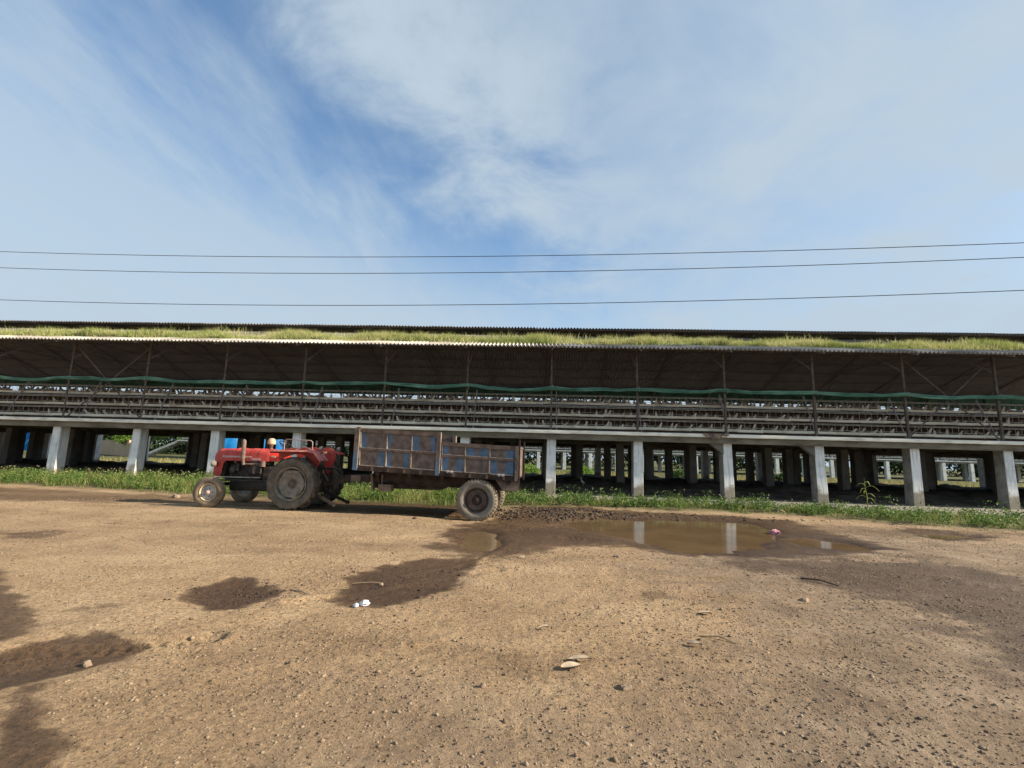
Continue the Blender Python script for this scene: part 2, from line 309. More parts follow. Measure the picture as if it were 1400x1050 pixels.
# ------------------------------------------------------------------ ground
PUD = [[(0.67,11.7),(1.64,12.51),(3.14,12.63),(4.29,12.8),(5.6,12.7),(5.4,11.25),(5.01,10.2),(3.99,9.2),(3.37,8.48),(2.66,8.34),(2.31,8.59),(1.88,9.2),(1.82,9.59),(1.06,10.43)],
       [(4.9,10.3),(5.66,10.35),(6.13,9.95),(6.18,9.36),(5.56,9.04),(5.05,9.5)],
       [(-1.36,9.21),(-1.12,9.81),(-.76,9.61),(-.61,8.46),(-.71,7.86),(-.98,7.69),(-1.22,8.13)],
       [(8.66,12.0),(9.65,11.9),(9.89,11.45),(8.67,10.9)]]
WATER_Z = -.048
WET_DARK = [([(-3.48,4.71),(-3.52,5.01),(-3.46,5.58),(-3.28,5.64),(-2.95,5.37),(-2.61,5.16),(-2.58,4.87),(-2.69,4.5),(-2.83,4.4),(-3.19,4.52)], 1.0, .10),
       ([(-2.06,4.87),(-2.07,5.36),(-2.18,5.83),(-2.03,6.44),(-1.46,6.97),(-.93,6.97),(-.73,7.53),(-.79,5.95),(-.78,5.62),(-1.11,5.06),(-1.44,4.68),(-1.71,4.65)], .92, .12),
       ([(-3.9,3.25),(-3.71,3.57),(-3.62,3.75),(-3.32,3.81),(-2.81,3.65),(-2.75,3.46),(-2.91,3.21),(-3.3,2.8)], .85, .08),
       ([(-6.3,5.55),(-5.12,4.72),(-4.32,4.19),(-3.76,3.66),(-3.95,3.3),(-4.7,3.9),(-6.6,5.1)], .80, .10),
       ([(-3.2,3.0),(-2.95,3.03),(-2.68,2.66),(-2.40,2.49),(-2.10,2.25),(-1.88,1.95),(-2.2,1.95),(-2.6,2.45)], .78, .10),
       ([(-1.7,7.6),(-1.56,10.3),(-.95,11.9),(-.6,14.0),(.65,15.0),(6.85,13.4),(6.6,10.9),(6.6,9.2),(5.2,8.4),(3.4,7.7),(2.2,7.9),(.87,8.48),(-.12,7.48),(-.93,6.97)], .88, .35),
       ([(2.6,7.7),(5.2,8.4),(6.5,8.6),(6.9,7.0),(6.0,5.2),(4.2,3.4),(3.3,3.5),(3.74,5.02),(3.41,6.28)], .70, .7),
       ([(-6.5,12.0),(-4.5,11.7),(-1.6,11.3),(-1.0,12.5),(-1.2,14.3),(-6.5,14.3)], .95, .4),  # darkens the ground under the trailer back to the grass
       ([(5.5,12.6),(8.5,12.9),(12,12.4),(12,11.6),(8,10.6),(6,10.8)], .5, .6), ([(-11.5,9.2),(-6,9.6),(-2.5,9.9),(-2.5,9.6),(-6,9.2),(-11.5,8.8)], .36, .4), ([(-.9,4.1),(.1,4.0),(.9,3.5),(.7,3.2),(-.5,3.4)], .34, .4),
       ([(-19.5,15.6),(-9.66,14.2),(-6,14.0),(-8.3,12.4),(-10.89,11.9),(-13.2,11.5),(-17,12.0)], .58, .5),
       ([(-8.9,7.59),(-8.09,8.07),(-7.65,7.77),(-7.82,7.23),(-8.1,6.94)], .6, .25), ([(-8.37,8.73),(-8.22,9.3),(-7.7,9.07),(-7.83,8.49)], .5, .25),
       ([(-4.12,4.24),(-3.96,4.5),(-3.64,4.5),(-3.8,4.18)], .6, .12), ([(1.02,5.61),(1.49,5.74),(1.55,5.41),(1.15,5.3)], .55, .15)]
GX = [-40,-18.62,-15.49,-12.37,-10.59,-4.95,-2.44,-.67,1.51,3.55,5.73,7.62,9.03,10.14,11.47,16,40]
GF = [15.9,15.91,15.46,14.82,14.30,13.75,13.75,13.95,14.84,14.4,14.56,14.23,13.38,12.6,12.2,11.5,11.5]
GB = [18.6,18.6,18.6,18.6,18.5,18.3,17.6,17.0,16.9,16.8,16.8,16.6,16.2,15.8,15.6,15.4,15.4]
def gfront(x): return np.interp(x, GX, GF)
def gback(x): return np.interp(x, GX, GB)
def curve(pts, n=7):
    P = [pts[0]]+list(pts)+[pts[-1]]; out = []
    for i in range(1, len(P)-2):
        for k in range(n):
            t = k/n; a, b, c, d = (np.array(P[i+q]) for q in (-1, 0, 1, 2)); out.append(tuple(.5*((2*b)+(c-a)*t+(2*a-5*b+4*c-d)*t*t+(3*b-a-3*c+d)*t**3)))
    return out+[pts[-1]]
TRACKS = [(curve(p), w, d) for p, w, d in (
    ([(1.6,8.1),(4.5,7.1),(8,5.8),(12,4.0)], .14, .026), ([(1.2,6.8),(3.6,5.9),(6.0,4.3),(8.5,2.4)], .14, .016), ([(.6,9.2),(4,8.0),(9,8.5),(14,9.6)], .13, .024),
    ([(-6,2.1),(-3.4,3.3),(-1.2,5.3),(-.2,8.4)], .14, .010), ([(-4.4,1.7),(-2.0,2.9),(.4,4.9),(1.3,7.6)], .14, .009), ([(-16,10.2),(-10,9.6),(-4,9.9),(-1.3,11.3)], .16, .020), ([(-16,8.6),(-9,7.6),(-3,8.2),(.2,10.4)], .15, .018),
    ([(-2.3,4.7),(-1.5,5.4),(-.5,6.4)], .10, .030), ([(-2.1,5.4),(-1.4,6.1),(-.6,7.0)], .10, .028), ([(-4.6,3.0),(-3.4,3.45),(-2.5,3.75)], .12, .035), ([(.0,12.0),(1.2,13.2),(3.2,13.6),(7,13.3)], .13, .04), ([(-1.3,11.4),(-.4,10.4),(.6,10.9),(2,13.3)], .13, .035))]
def ground_h(x, y):
    x = np.atleast_1d(np.asarray(x, float)); y = np.atleast_1d(np.asarray(y, float))
    near = sstep(45, 25, np.hypot(x, y-8))
    h = .022*fbm(x*.45, y*.45, 3, 1)+.010*fbm(x*1.9, y*1.9, 3, 4)+.0045*fbm(x*7, y*7, 3, 8)
    nr = sstep(13, 5, np.hypot(x, y)); h = h+nr*(.013*np.abs(fbm(x*9, y*9, 3, 140))+.0085*fbm(x*20, y*20, 2, 150))*(.6+.8*np.clip(fbm(x*.8, y*.8, 2, 160)+.4, 0, 1))
    wob = .35*fbm(x*.9, y*.9, 4, 20)
    pm = 0
    for i, p in enumerate(PUD):
        w = .55 if i == 0 else .3
        sdp = sdf(p, x, y); s = sstep(-w, w, sdp+wob*(w/.55)); pm = np.maximum(pm, s*(.105 if i < 3 else .095))
    h = h*(1-np.clip(pm*8, 0, .8))-pm
    for i in (0, 1, 2): h = h-(.030 if i < 2 else .045)*sstep(-.15, .25, sdf(WET_DARK[i][0], x, y))
    h = h-.06*np.exp(-((x+1.35)/.9)**2-((y-12.2)/1.6)**2)
    # churned mud beside the trailer wheel
    mud = sstep(2.2, .6, np.hypot((x-.5)/1.3, (y-12.9)))*(pm < .05)
    h = h+mud*(.055*np.abs(fbm(x*3.2, y*4.2, 4, 31))+.012)
    # wheel ruts with tread prints
    for pts, w, dep in TRACKS:
        lx = [p[0] for p in pts]; ly = [p[1] for p in pts]; m_ = (x > min(lx)-1) & (x < max(lx)+1) & (y > min(ly)-1) & (y < max(ly)+1)
        if not np.any(m_): continue
        xx, yy = x[m_], y[m_]; best = np.full(xx.shape, 9.0); arc = np.zeros(xx.shape); sid = np.zeros(xx.shape); acc = 0
        for (x0, y0), (x1, y1) in zip(pts[:-1], pts[1:]):
            ex, ey = x1-x0, y1-y0; L_ = math.hypot(ex, ey); t = np.clip(((xx-x0)*ex+(yy-y0)*ey)/(L_*L_), 0, 1); dd = np.hypot(xx-x0-ex*t, yy-y0-ey*t); b = dd < best
            best = np.where(b, dd, best); arc = np.where(b, acc+t*L_, arc); sid = np.where(b, ((xx-x0)*ey-(yy-y0)*ex)/L_, sid); acc += L_
        fade = np.clip(.55+1.3*fbm(xx*.5, yy*.5, 3, 180), 0, 1); dn = best+.04*fbm(xx*2.2, yy*2.2, 2, 40)
        core = np.exp(-(dn/w)**4)
        h[m_] = h[m_]*(1-.45*core*fade)+fade*(-dep*core+dep*.55*np.exp(-((dn-w*1.45)/(w*.35))**2)+dep*.35*core*np.sign(np.sin((arc+np.abs(sid)*.8)*2*PI/.11)))
    gf = gfront(x); h = h+.05*sstep(gf-.3, gf+.6, y)*(y < 40)
    return h*near
def gz(x, y): return float(ground_h(np.array([x]), np.array([y]))[0])
def make_ground():
    def geo(a, b, s0, g):
        r = [a]; s = s0; sg = 1 if b > a else -1
        while (b-r[-1])*sg > 0: r.append(r[-1]+s*sg); s *= g
        return r[1:]
    xs = np.array(list(reversed(geo(-22, -900, .12, 1.12)))+list(np.arange(-22, -5, .07))+list(np.arange(-5, 5, .024))+list(np.arange(5, 18, .07))+geo(18, 900, .12, 1.12))
    ys = [1.6]
    while ys[-1] < 20: ys.append(ys[-1]+max(.018, .0058*ys[-1]))
    ys = np.array(list(reversed(geo(1.6, -300, .08, 1.3)))+ys+geo(ys[-1], 1500, .2, 1.12))
    X, Y = np.meshgrid(xs, ys); x = X.ravel(); y = Y.ravel(); z = ground_h(x, y)
    nx, ny = len(xs), len(ys); idx = np.arange(nx*ny).reshape(ny, nx)
    Fc = np.stack([idx[:-1,:-1], idx[:-1,1:], idx[1:,1:], idx[1:,:-1]], -1).reshape(-1, 4)
    me = raw_mesh('ground', np.stack([x, y, z], -1), Fc, 4, [ground_mat()])
    me.polygons.foreach_set('use_smooth', np.ones(len(Fc), bool))
    wet = np.zeros(len(x)); wob = .8*fbm(x*1.3, y*1.6, 4, 50)+.5*fbm(x*4, y*6, 3, 55)
    sel = (np.hypot(x, y-8) < 40)
    for poly, a, soft in WET_DARK:
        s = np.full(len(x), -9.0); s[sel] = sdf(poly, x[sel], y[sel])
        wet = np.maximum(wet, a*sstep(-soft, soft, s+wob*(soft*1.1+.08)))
    for poly in PUD:
        s = np.full(len(x), -9.0); s[sel] = sdf(poly, x[sel], y[sel]); wet = np.maximum(wet, sstep(-.7, 0, s+wob*.4))
    gf = gfront(x); veg = sstep(gf-.2, gf+.5, y)*sstep(18.9, 18.2, y)*.8
    veg = np.maximum(veg, sstep(32.5, 36, y)); ash = sstep(0, .6, y-gback(x)+.5*wob)*sstep(20.5, 19.3, y)*sstep(-4, 1, x)
    grey = np.clip(sstep(-.2, 4.5, x+1.1*wob*2)*sstep(14, 9, y)*.9+sstep(4.6, 2.6, y+.8*wob)*sstep(-2.9, -.2, x)*.50+.45*fbm(x*.35, y*.35, 3, 170), 0, 1)
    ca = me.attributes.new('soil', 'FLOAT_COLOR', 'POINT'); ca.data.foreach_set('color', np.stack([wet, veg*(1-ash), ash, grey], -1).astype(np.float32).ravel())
    o = link('ground', me); tag(o, 'dry brown dirt yard with wet patches and fine gravel', 'ground', kind='structure'); return o
def ground_mat():
    M_ = bpy.data.materials.new('dirt'); M_.use_nodes = True; nt = M_.node_tree; N = nt.nodes; L = nt.links; b = N['Principled BSDF']
    g = N.new('ShaderNodeNewGeometry'); at = N.new('ShaderNodeAttribute'); at.attribute_name = 'soil'; sp = N.new('ShaderNodeSeparateColor'); L.new(at.outputs['Color'], sp.inputs[0])
    def noise(s, d=6, r=.6, st=(1,1,1)):
        mp = N.new('ShaderNodeMapping'); mp.inputs['Scale'].default_value = st; L.new(g.outputs['Position'], mp.inputs[0])
        n = N.new('ShaderNodeTexNoise'); n.inputs['Scale'].default_value = s; n.inputs['Detail'].default_value = d; n.inputs['Roughness'].default_value = r; L.new(mp.outputs[0], n.inputs['Vector']); return n.outputs[0]
    def ramp(f, cols, pos):
        c = N.new('ShaderNodeValToRGB'); e = c.color_ramp.elements
        while len(e) < len(cols): e.new(.5)
        for i, (q, p) in enumerate(zip(cols, pos)): e[i].position = p; e[i].color = (*q, 1)
        L.new(f, c.inputs[0]); return c.outputs[0]
    def mix(f, a, b_, t='MIX'):
        n = N.new('ShaderNodeMixRGB'); n.blend_type = t
        for i, v in enumerate((f, a, b_)):
            if isinstance(v, float): n.inputs[i].default_value = v
            elif isinstance(v, tuple): n.inputs[i].default_value = (*v, 1)
            else: L.new(v, n.inputs[i])
        return n.outputs[0]
    def mth(op, a, b_):
        n = N.new('ShaderNodeMath'); n.operation = op
        for i, v in enumerate((a, b_)):
            if isinstance(v, (int, float)): n.inputs[i].default_value = v
            else: L.new(v, n.inputs[i])
        return n.outputs[0]
    big = noise(.45, 7, .62, (.7,1.3,1)); mid = noise(2.4, 7, .65); fine = noise(38, 5, .7)
    dry = ramp(mth('ADD', mth('MULTIPLY', big, .75), mth('MULTIPLY', mid, .3)), [(.208,.139,.081),(.336,.234,.140),(.420,.306,.190)], [.38, .53, .66])
    dry0 = dry
    dry = mix(.75, dry, ramp(fine, [(.38,.36,.34),(.98,.98,.98),(1.42,1.40,1.36)], [.32, .50, .70]), 'MULTIPLY')
    gsoil = ramp(noise(1.6, 8, .68), [(.130,.092,.066),(.225,.166,.119),(.335,.258,.190)], [.36, .52, .68])
    gm = mth('MULTIPLY', at.outputs['Alpha'], 1.0); gmr = N.new('ShaderNodeMapRange'); gmr.interpolation_type = 'SMOOTHSTEP'; gmr.inputs['From Min'].default_value = .15; gmr.inputs['From Max'].default_value = .85
    L.new(mth('ADD', gm, mth('MULTIPLY', mth('SUBTRACT', noise(3.5, 8, .7), .5), .9)), gmr.inputs['Value'])
    dry = mix(mth('MULTIPLY', gmr.outputs[0], .80), dry, gsoil)
    crumb = N.new('ShaderNodeMapRange'); crumb.inputs['From Min'].default_value = .53; crumb.inputs['From Max'].default_value = .66; L.new(noise(15, 6, .75, (1,1.5,1)), crumb.inputs['Value'])
    dry = mix(mth('MULTIPLY', crumb.outputs[0], .85), dry, mix(1.0, dry, (.52,.47,.43), 'MULTIPLY'))
    vo = N.new('ShaderNodeTexVoronoi'); vo.inputs['Scale'].default_value = 26; L.new(g.outputs['Position'], vo.inputs['Vector'])
    spk = N.new('ShaderNodeMapRange'); spk.inputs['From Min'].default_value = .28; spk.inputs['From Max'].default_value = .12; L.new(vo.outputs['Distance'], spk.inputs['Value'])
    vsp = N.new('ShaderNodeSeparateColor'); L.new(vo.outputs['Color'], vsp.inputs[0])
    peb = mth('MULTIPLY', spk.outputs[0], mth('GREATER_THAN', vsp.outputs[0], .62))
    dry = mix(mth('MULTIPLY', peb, .55), dry, ramp(vsp.outputs[1], [(.12,.085,.06),(.30,.225,.15),(.44,.36,.27)], [.1, .5, .9]))
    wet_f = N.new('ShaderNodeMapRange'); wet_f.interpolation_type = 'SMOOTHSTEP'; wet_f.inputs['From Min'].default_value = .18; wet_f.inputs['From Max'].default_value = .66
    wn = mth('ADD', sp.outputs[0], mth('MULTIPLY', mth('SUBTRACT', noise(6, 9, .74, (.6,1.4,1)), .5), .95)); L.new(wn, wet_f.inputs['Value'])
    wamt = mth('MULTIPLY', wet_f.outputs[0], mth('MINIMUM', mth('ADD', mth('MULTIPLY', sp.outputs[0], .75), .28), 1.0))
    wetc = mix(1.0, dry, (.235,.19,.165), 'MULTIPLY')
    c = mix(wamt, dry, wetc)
    vegc = ramp(noise(3.0, 6), [(.035,.045,.014),(.075,.085,.028),(.15,.125,.065)], [.35, .5, .68])
    c = mix(sp.outputs[1], c, vegc)
    ashc = ramp(noise(5, 6), [(.11,.105,.095),(.24,.235,.215),(.34,.335,.31)], [.35, .5, .66])
    c = mix(mth('MULTIPLY', sp.outputs[2], .9), c, ashc)
    L.new(c, b.inputs['Base Color'])
    rr = N.new('ShaderNodeMapRange'); L.new(wamt, rr.inputs['Value']); rr.inputs['To Min'].default_value = .95; rr.inputs['To Max'].default_value = .55; L.new(rr.outputs[0], b.inputs['Roughness'])
    b.inputs['Specular IOR Level'].default_value = .25
    bp = N.new('ShaderNodeBump'); bp.inputs['Strength'].default_value = 1.0; bp.inputs['Distance'].default_value = .035
    hgt = mth('ADD', mth('ADD', mth('MULTIPLY', noise(17, 8, .75), 1.0), mth('MULTIPLY', noise(75, 4, .7), .35)), mth('MULTIPLY', peb, .30)); L.new(hgt, bp.inputs['Height'])
    L.new(bp.outputs[0], b.inputs['Normal'])
    return M_
make_ground()

def water():
    M_ = bpy.data.materials.new('muddy_water'); M_.use_nodes = True; N = M_.node_tree.nodes; L = M_.node_tree.links; b = N['Principled BSDF']
    g = N.new('ShaderNodeNewGeometry'); n = N.new('ShaderNodeTexNoise'); n.inputs['Scale'].default_value = 1.2; n.inputs['Detail'].default_value = 4; L.new(g.outputs['Position'], n.inputs['Vector'])
    cr = N.new('ShaderNodeValToRGB'); cr.color_ramp.elements[0].position = .3; cr.color_ramp.elements[0].color = (.112,.073,.039,1); cr.color_ramp.elements[1].position = .7; cr.color_ramp.elements[1].color = (.155,.104,.058,1)
    L.new(n.outputs[0], cr.inputs[0]); L.new(cr.outputs[0], b.inputs['Base Color'])
    b.inputs['Roughness'].default_value = .085; b.inputs['IOR'].default_value = 1.33; b.inputs['Specular IOR Level'].default_value = .5
    n2 = N.new('ShaderNodeTexNoise'); n2.inputs['Scale'].default_value = 9; L.new(g.outputs['Position'], n2.inputs['Vector'])
    bp = N.new('ShaderNodeBump'); bp.inputs['Strength'].default_value = .07; bp.inputs['Distance'].default_value = .01; L.new(n2.outputs[0], bp.inputs['Height']); L.new(bp.outputs[0], b.inputs['Normal'])
    return M_
MT['water'] = water()
for poly, lab in zip(PUD, ('wide muddy brown puddle in front of the shed columns', 'small puddle arm to the right of the wide muddy puddle', 'small round puddle in front of the trailer wheel', 'shallow puddle at the grass edge on the right')):
    cx = sum(p[0] for p in poly)/len(poly); cy = sum(p[1] for p in poly)/len(poly); mb = MB()
    wz = WATER_Z-(.004 if 'arm' in lab else 0)
    pts = [(cx+(x-cx)*1.25, cy+(y-cy)*1.25, wz) for x, y in poly]; a = sum(pts[i][0]*pts[(i+1) % len(pts)][1]-pts[(i+1) % len(pts)][0]*pts[i][1] for i in range(len(pts)))
    if a < 0: pts.reverse()
    mb.add(pts+[(cx, cy, wz)], [(i, (i+1) % len(pts), len(pts)) for i in range(len(pts))])
    tag(mb.build('puddle', 'water', None, 0), lab, 'puddle', kind='structure')

# ------------------------------------------------------------------ the raised poultry shed
D, X0, S = 18.76, .5615, 3.4349
ZT, ZB = 2.548, 2.189
K0, K1 = -14, 11
XA, XB = X0+K0*S-.6, X0+K1*S+.6
YE, ZE, YE2 = 18.06, 5.76, 32.0
TP = .3346; YR = (YE+YE2)/2
ROWS = (D, 22.95, 27.1, 31.3); MIDROWS = (25.0, 29.2)
shed = thing('poultry_shed', 'long raised poultry shed on concrete columns with grass on its corrugated roof', 'shed')
def colmesh(w, d, seed, mat_='concrete_paint'):
    rr = random.Random(seed); mb = MB(); t = .9
    def ring(z, k): return [(-w/2*k+.012,-d/2*k,z),(w/2*k-.012,-d/2*k,z),(w/2*k,-d/2*k+.012,z),(w/2*k,d/2*k-.012,z),(w/2*k-.012,d/2*k,z),(-w/2*k+.012,d/2*k,z),(-w/2*k,d/2*k-.012,z),(-w/2*k,-d/2*k+.012,z)]
    mb.loft([ring(-.4, 1.05), ring(.5, 1.03), ring(1.3, 1.0), ring(ZB+.05, .97)])
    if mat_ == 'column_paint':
        for i in range(24): mb.mi[i] = 0 if i % 8 in (0, 1, 2) else 1  # left and back faces take the darker grey tone
        return mb.mesh('column', [mat_, 'grey_conc'], 30)
    return mb.mesh('column', mat_, 30)
def column_mat():
    M_ = mat('column_paint', [(.58,.61,.61),(.78,.80,.80),(.82,.83,.82)], 2.0, .85, bump=.25, bscale=20); nt = M_.node_tree; N = nt.nodes; L = nt.links; b = N['Principled BSDF']
    src = b.inputs['Base Color'].links[0].from_socket; g = N.new('ShaderNodeNewGeometry'); s = N.new('ShaderNodeSeparateXYZ'); L.new(g.outputs['Position'], s.inputs[0])
    n = N.new('ShaderNodeTexNoise'); n.inputs['Scale'].default_value = 4; n.inputs['Detail'].default_value = 6; L.new(g.outputs['Position'], n.inputs['Vector'])
    a = N.new('ShaderNodeMath'); a.operation = 'MULTIPLY_ADD'; L.new(n.outputs[0], a.inputs[0]); a.inputs[1].default_value = .9; L.new(s.outputs['Z'], a.inputs[2])
    mr = N.new('ShaderNodeMapRange'); mr.interpolation_type = 'SMOOTHSTEP'; mr.inputs['From Min'].default_value = 1.15; mr.inputs['From Max'].default_value = .80; L.new(a.outputs[0], mr.inputs['Value'])
    mx = N.new('ShaderNodeMixRGB'); L.new(mr.outputs[0], mx.inputs[0]); L.new(src, mx.inputs[1]); mx.inputs[2].default_value = (.30,.265,.21,1)
    # streaks of grime running down
    mp = N.new('ShaderNodeMapping'); mp.inputs['Scale'].default_value = (9, 9, .7); L.new(g.outputs['Position'], mp.inputs[0])
    n2 = N.new('ShaderNodeTexNoise'); n2.inputs['Scale'].default_value = 1.4; n2.inputs['Detail'].default_value = 5; L.new(mp.outputs[0], n2.inputs['Vector'])
    m2 = N.new('ShaderNodeMapRange'); m2.inputs['From Min'].default_value = .50; m2.inputs['From Max'].default_value = .70; L.new(n2.outputs[0], m2.inputs['Value'])
    sc = N.new('ShaderNodeMath'); sc.operation = 'MULTIPLY'; L.new(m2.outputs[0], sc.inputs[0]); sc.inputs[1].default_value = .5
    m3 = N.new('ShaderNodeMixRGB'); L.new(sc.outputs[0], m3.inputs[0]); L.new(mx.outputs[0], m3.inputs[1]); m3.inputs[2].default_value = (.20,.20,.18,1)
    L.new(m3.outputs[0], b.inputs['Base Color']); return M_
MT['column_paint'] = column_mat()
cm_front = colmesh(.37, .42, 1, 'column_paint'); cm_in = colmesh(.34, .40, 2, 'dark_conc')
for k in range(K0, K1+1):
    for j, y in enumerate(ROWS):
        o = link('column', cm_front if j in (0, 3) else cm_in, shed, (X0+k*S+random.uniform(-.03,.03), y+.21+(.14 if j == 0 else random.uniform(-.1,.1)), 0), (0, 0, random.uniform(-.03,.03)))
        o.rotation_euler.x = random.uniform(-.010,.010); o.rotation_euler.y = random.uniform(-.013,.013)
    for y in MIDROWS:
        link('column', cm_in, shed, (X0+(k+.5)*S+random.uniform(-.1,.1), y+random.uniform(-.15,.15), 0), (0, 0, random.uniform(-.05,.05)))
# floor: edge beam, slab lip with a chipped line, transverse beams
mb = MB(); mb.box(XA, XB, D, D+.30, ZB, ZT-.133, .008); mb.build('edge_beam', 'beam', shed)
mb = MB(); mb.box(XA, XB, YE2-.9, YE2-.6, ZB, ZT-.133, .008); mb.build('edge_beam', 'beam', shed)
def lip():
    xs = np.arange(XA, XB+.01, .22); rings = []
    for x in xs:
        j = .007*float(pnoise(x*2.1, 3.3)); q = .010*float(pnoise(x*3.1, 9.3)); y0 = D-.12+j
        rings.append([(x,y0,ZT-.13+q),(x,y0-.006,ZT-.06),(x,y0+.004,ZT-.012+q*.5),(x,y0+.02,ZT+q*.4),(x,D+1.2,ZT),(x,D+1.2,ZT-.13)])
    m_ = MB(); m_.loft(rings); return m_
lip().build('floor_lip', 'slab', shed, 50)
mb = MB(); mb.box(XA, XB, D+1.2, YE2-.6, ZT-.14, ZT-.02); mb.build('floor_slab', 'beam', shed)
for k in range(K0, K1+1):
    mb = MB(); mb.box(X0+k*S-.14, X0+k*S+.14, D+.305, YE2-.905, ZB+.03, ZT-.142); mb.build('cross_beam', 'beam', shed)
# haunched brackets beside a few columns, as on the right
for k in (2, 3):
    mb = MB(); x = X0+k*S-.19; mb.prism([(x-.5, ZB-.003), (x, ZB-.003), (x, ZB-.42)], D+.14, D+.34); mb.build('haunch', 'dark_conc', shed)
# steel posts, rafters, purlins
def roof_z(y): return ZE+TP*(min(y, 2*YR-y)-YE)
for k in range(K0, K1+1):
    x = X0+k*S
    for y in (19.06, YE2-1.0):
        mb = MB(); zt = roof_z(y)-.14
        mb.box(x-.04, x+.04, y-.035, y-.020, ZT, zt); mb.box(x-.04, x-.025, y-.020, y+.05, ZT, zt); mb.box(x-.06, x+.06, y-.06, y+.06, ZT, ZT+.015)
        mb.build('post', 'steel_post', shed, 0)
    for sgn in (0, 1):
        ya, yb = (YE+.15, YR) if not sgn else (YE2-.15, YR)
        mb = MB(); mb.bar((x, ya, roof_z(ya)-.10), (x, yb, roof_z(yb)-.10), .06, .08); mb.build('rafter', 'rafter', shed, 0)
        yq = 19.06 if not sgn else YE2-1.0
        mb = MB(); ym = yq+(2.6 if not sgn else -2.6); mb.bar((x, yq, roof_z(yq)-.9), (x, ym, roof_z(ym)-.14), .05, .05); mb.build('strut', 'rafter', shed, 0)
    mb = MB(); mb.bar((x, 21.6, roof_z(21.6)-.14), (x, 28.4, roof_z(28.4)-.14), .05, .06); mb.build('tie_beam', 'rafter', shed, 0)
for i in range(7):
    for sgn in (0, 1):
        y = YE+.35+i*1.0; yy = y if not sgn else YE2-(y-YE); mb = MB(); mb.bar((XA, yy, roof_z(yy)-.055), (XB, yy, roof_z(yy)-.055), .05, .05); mb.build('purlin', 'rafter', shed, 0)
mb = MB(); mb.bar((XA, 18.75, roof_z(18.75)-.16), (XB, 18.75, roof_z(18.75)-.16), .03, .045); mb.build('eave_rail', 'steel_post', shed, 0)
mb = MB(); mb.bar((XA, YE2-.75, 5.80), (XB, YE2-.75, 5.60), .10, .66); mb.build('rear_daylight_screen', 'net', shed, 0)  # added band, blocks part of the daylight strip under the rear eave
# cross braces in two bays
for k in (-6, 4):
    xa, xb = X0+k*S, X0+(k+1)*S
    for q in (0, 1):
        mb = MB(); mb.bar((xa if q else xb, 19.10+.03*q, ZT+.02), (xb if q else xa, 19.10+.03*q, 5.75), .045, .03, (0,1,0)); mb.build('brace', 'steel_post', shed, 0)
# corrugated sheets, each its own
PITCH = .156
def sheet_mesh(nw, length, name, top='sheet_top'):
    n = nw*8; V = []; Fc = []; w = nw*PITCH; amp = .040; th = .012
    for side in (0, 1):
        for r in (0, 1):
            for i in range(n+1):
                V.append((i*PITCH/8, r*length, amp*math.cos(2*PI*i/8)-(th if side else 0)))
    c = n+1
    def vi(s, r, i): return (s*2+r)*c+i
    mi = []
    for i in range(n):
        Fc.append((vi(0,0,i), vi(0,0,i+1), vi(0,1,i+1), vi(0,1,i))); mi.append(0)
        Fc.append((vi(1,0,i+1), vi(1,0,i), vi(1,1,i), vi(1,1,i+1))); mi.append(1)
        Fc.append((vi(1,0,i), vi(1,0,i+1), vi(0,0,i+1), vi(0,0,i))); mi.append(0)
        Fc.append((vi(0,1,i), vi(0,1,i+1), vi(1,1,i+1), vi(1,1,i))); mi.append(0)
    for i in (0, n): Fc.append((vi(0,0,i), vi(0,1,i), vi(1,1,i), vi(1,0,i))); mi.append(0)
    me = bpy.data.meshes.new(name); me.from_pydata(V, [], Fc); me.materials.append(MT[top]); me.materials.append(MT['sheet_under'])
    me.polygons.foreach_set('material_index', mi); me.polygons.foreach_set('use_smooth', [True]*len(Fc)); me.set_sharp_from_angle(angle=R(40)); me.update(); return me
sl = math.atan(TP); LEN = (YR-.75-YE)/math.cos(sl)
sm = sheet_mesh(7, LEN/2+.12, 'roof_sheet'); mon = sheet_mesh(7, 2.05, 'vent_sheet', 'sheet_dark'); sm2 = sheet_mesh(7, LEN/2+.12, 'roof_sheet', 'sheet_dark')
W = 7*PITCH; n_sh = int((XB-XA)/W)+1
for i in range(n_sh):
    x = XA+i*W
    for r in (0, 1):
        u = r*(LEN/2)-(.02 if r == 0 else .06)+random.uniform(-.015,.015); zz = .004*(i % 2)+(.014 if r else 0)+random.uniform(-.004,.004)
        y = YE+u*math.cos(sl); z = ZE+u*math.sin(sl)+zz
        link('roof_sheet', sm2 if r else sm, shed, (x, y, z), (sl, 0, random.uniform(-.004,.004)))
        link('roof_sheet', sm, shed, (x+W, 2*YR-y, z), (sl, 0, PI))
    z0 = 7.905+random.uniform(-.006,.006)+.004*(i % 2)
    link('vent_sheet', mon, shed, (x, 23.12+random.uniform(-.02,.02), z0), (R(11.5), 0, 0))
    link('vent_sheet', mon, shed, (x+W, 2*YR-23.12, z0), (R(11.5), 0, PI))
for k in range(K0, K1+1):
    x = X0+k*S
    for y in (23.9, 2*YR-23.9):
        mb = MB(); mb.bar((x, y, roof_z(y)-.1), (x, y, 8.0), .06, .06); mb.build('vent_post', 'rafter', shed, 0)
    mb = MB(); mb.bar((x, 23.2, 7.84), (x, YR, 8.2), .05, .06); mb.bar((x, 2*YR-23.2, 7.84), (x, YR, 8.2), .05, .06); mb.build('vent_rafter', 'rafter', shed, 0)
for y in (23.4, 24.4, 2*YR-23.4, 2*YR-24.4):
    mb = MB(); z = 7.905+(min(y, 2*YR-y)-23.12)*math.tan(R(11.5))-.06; mb.bar((XA, y, z), (XB, y, z), .05, .05); mb.build('purlin', 'rafter', shed, 0)

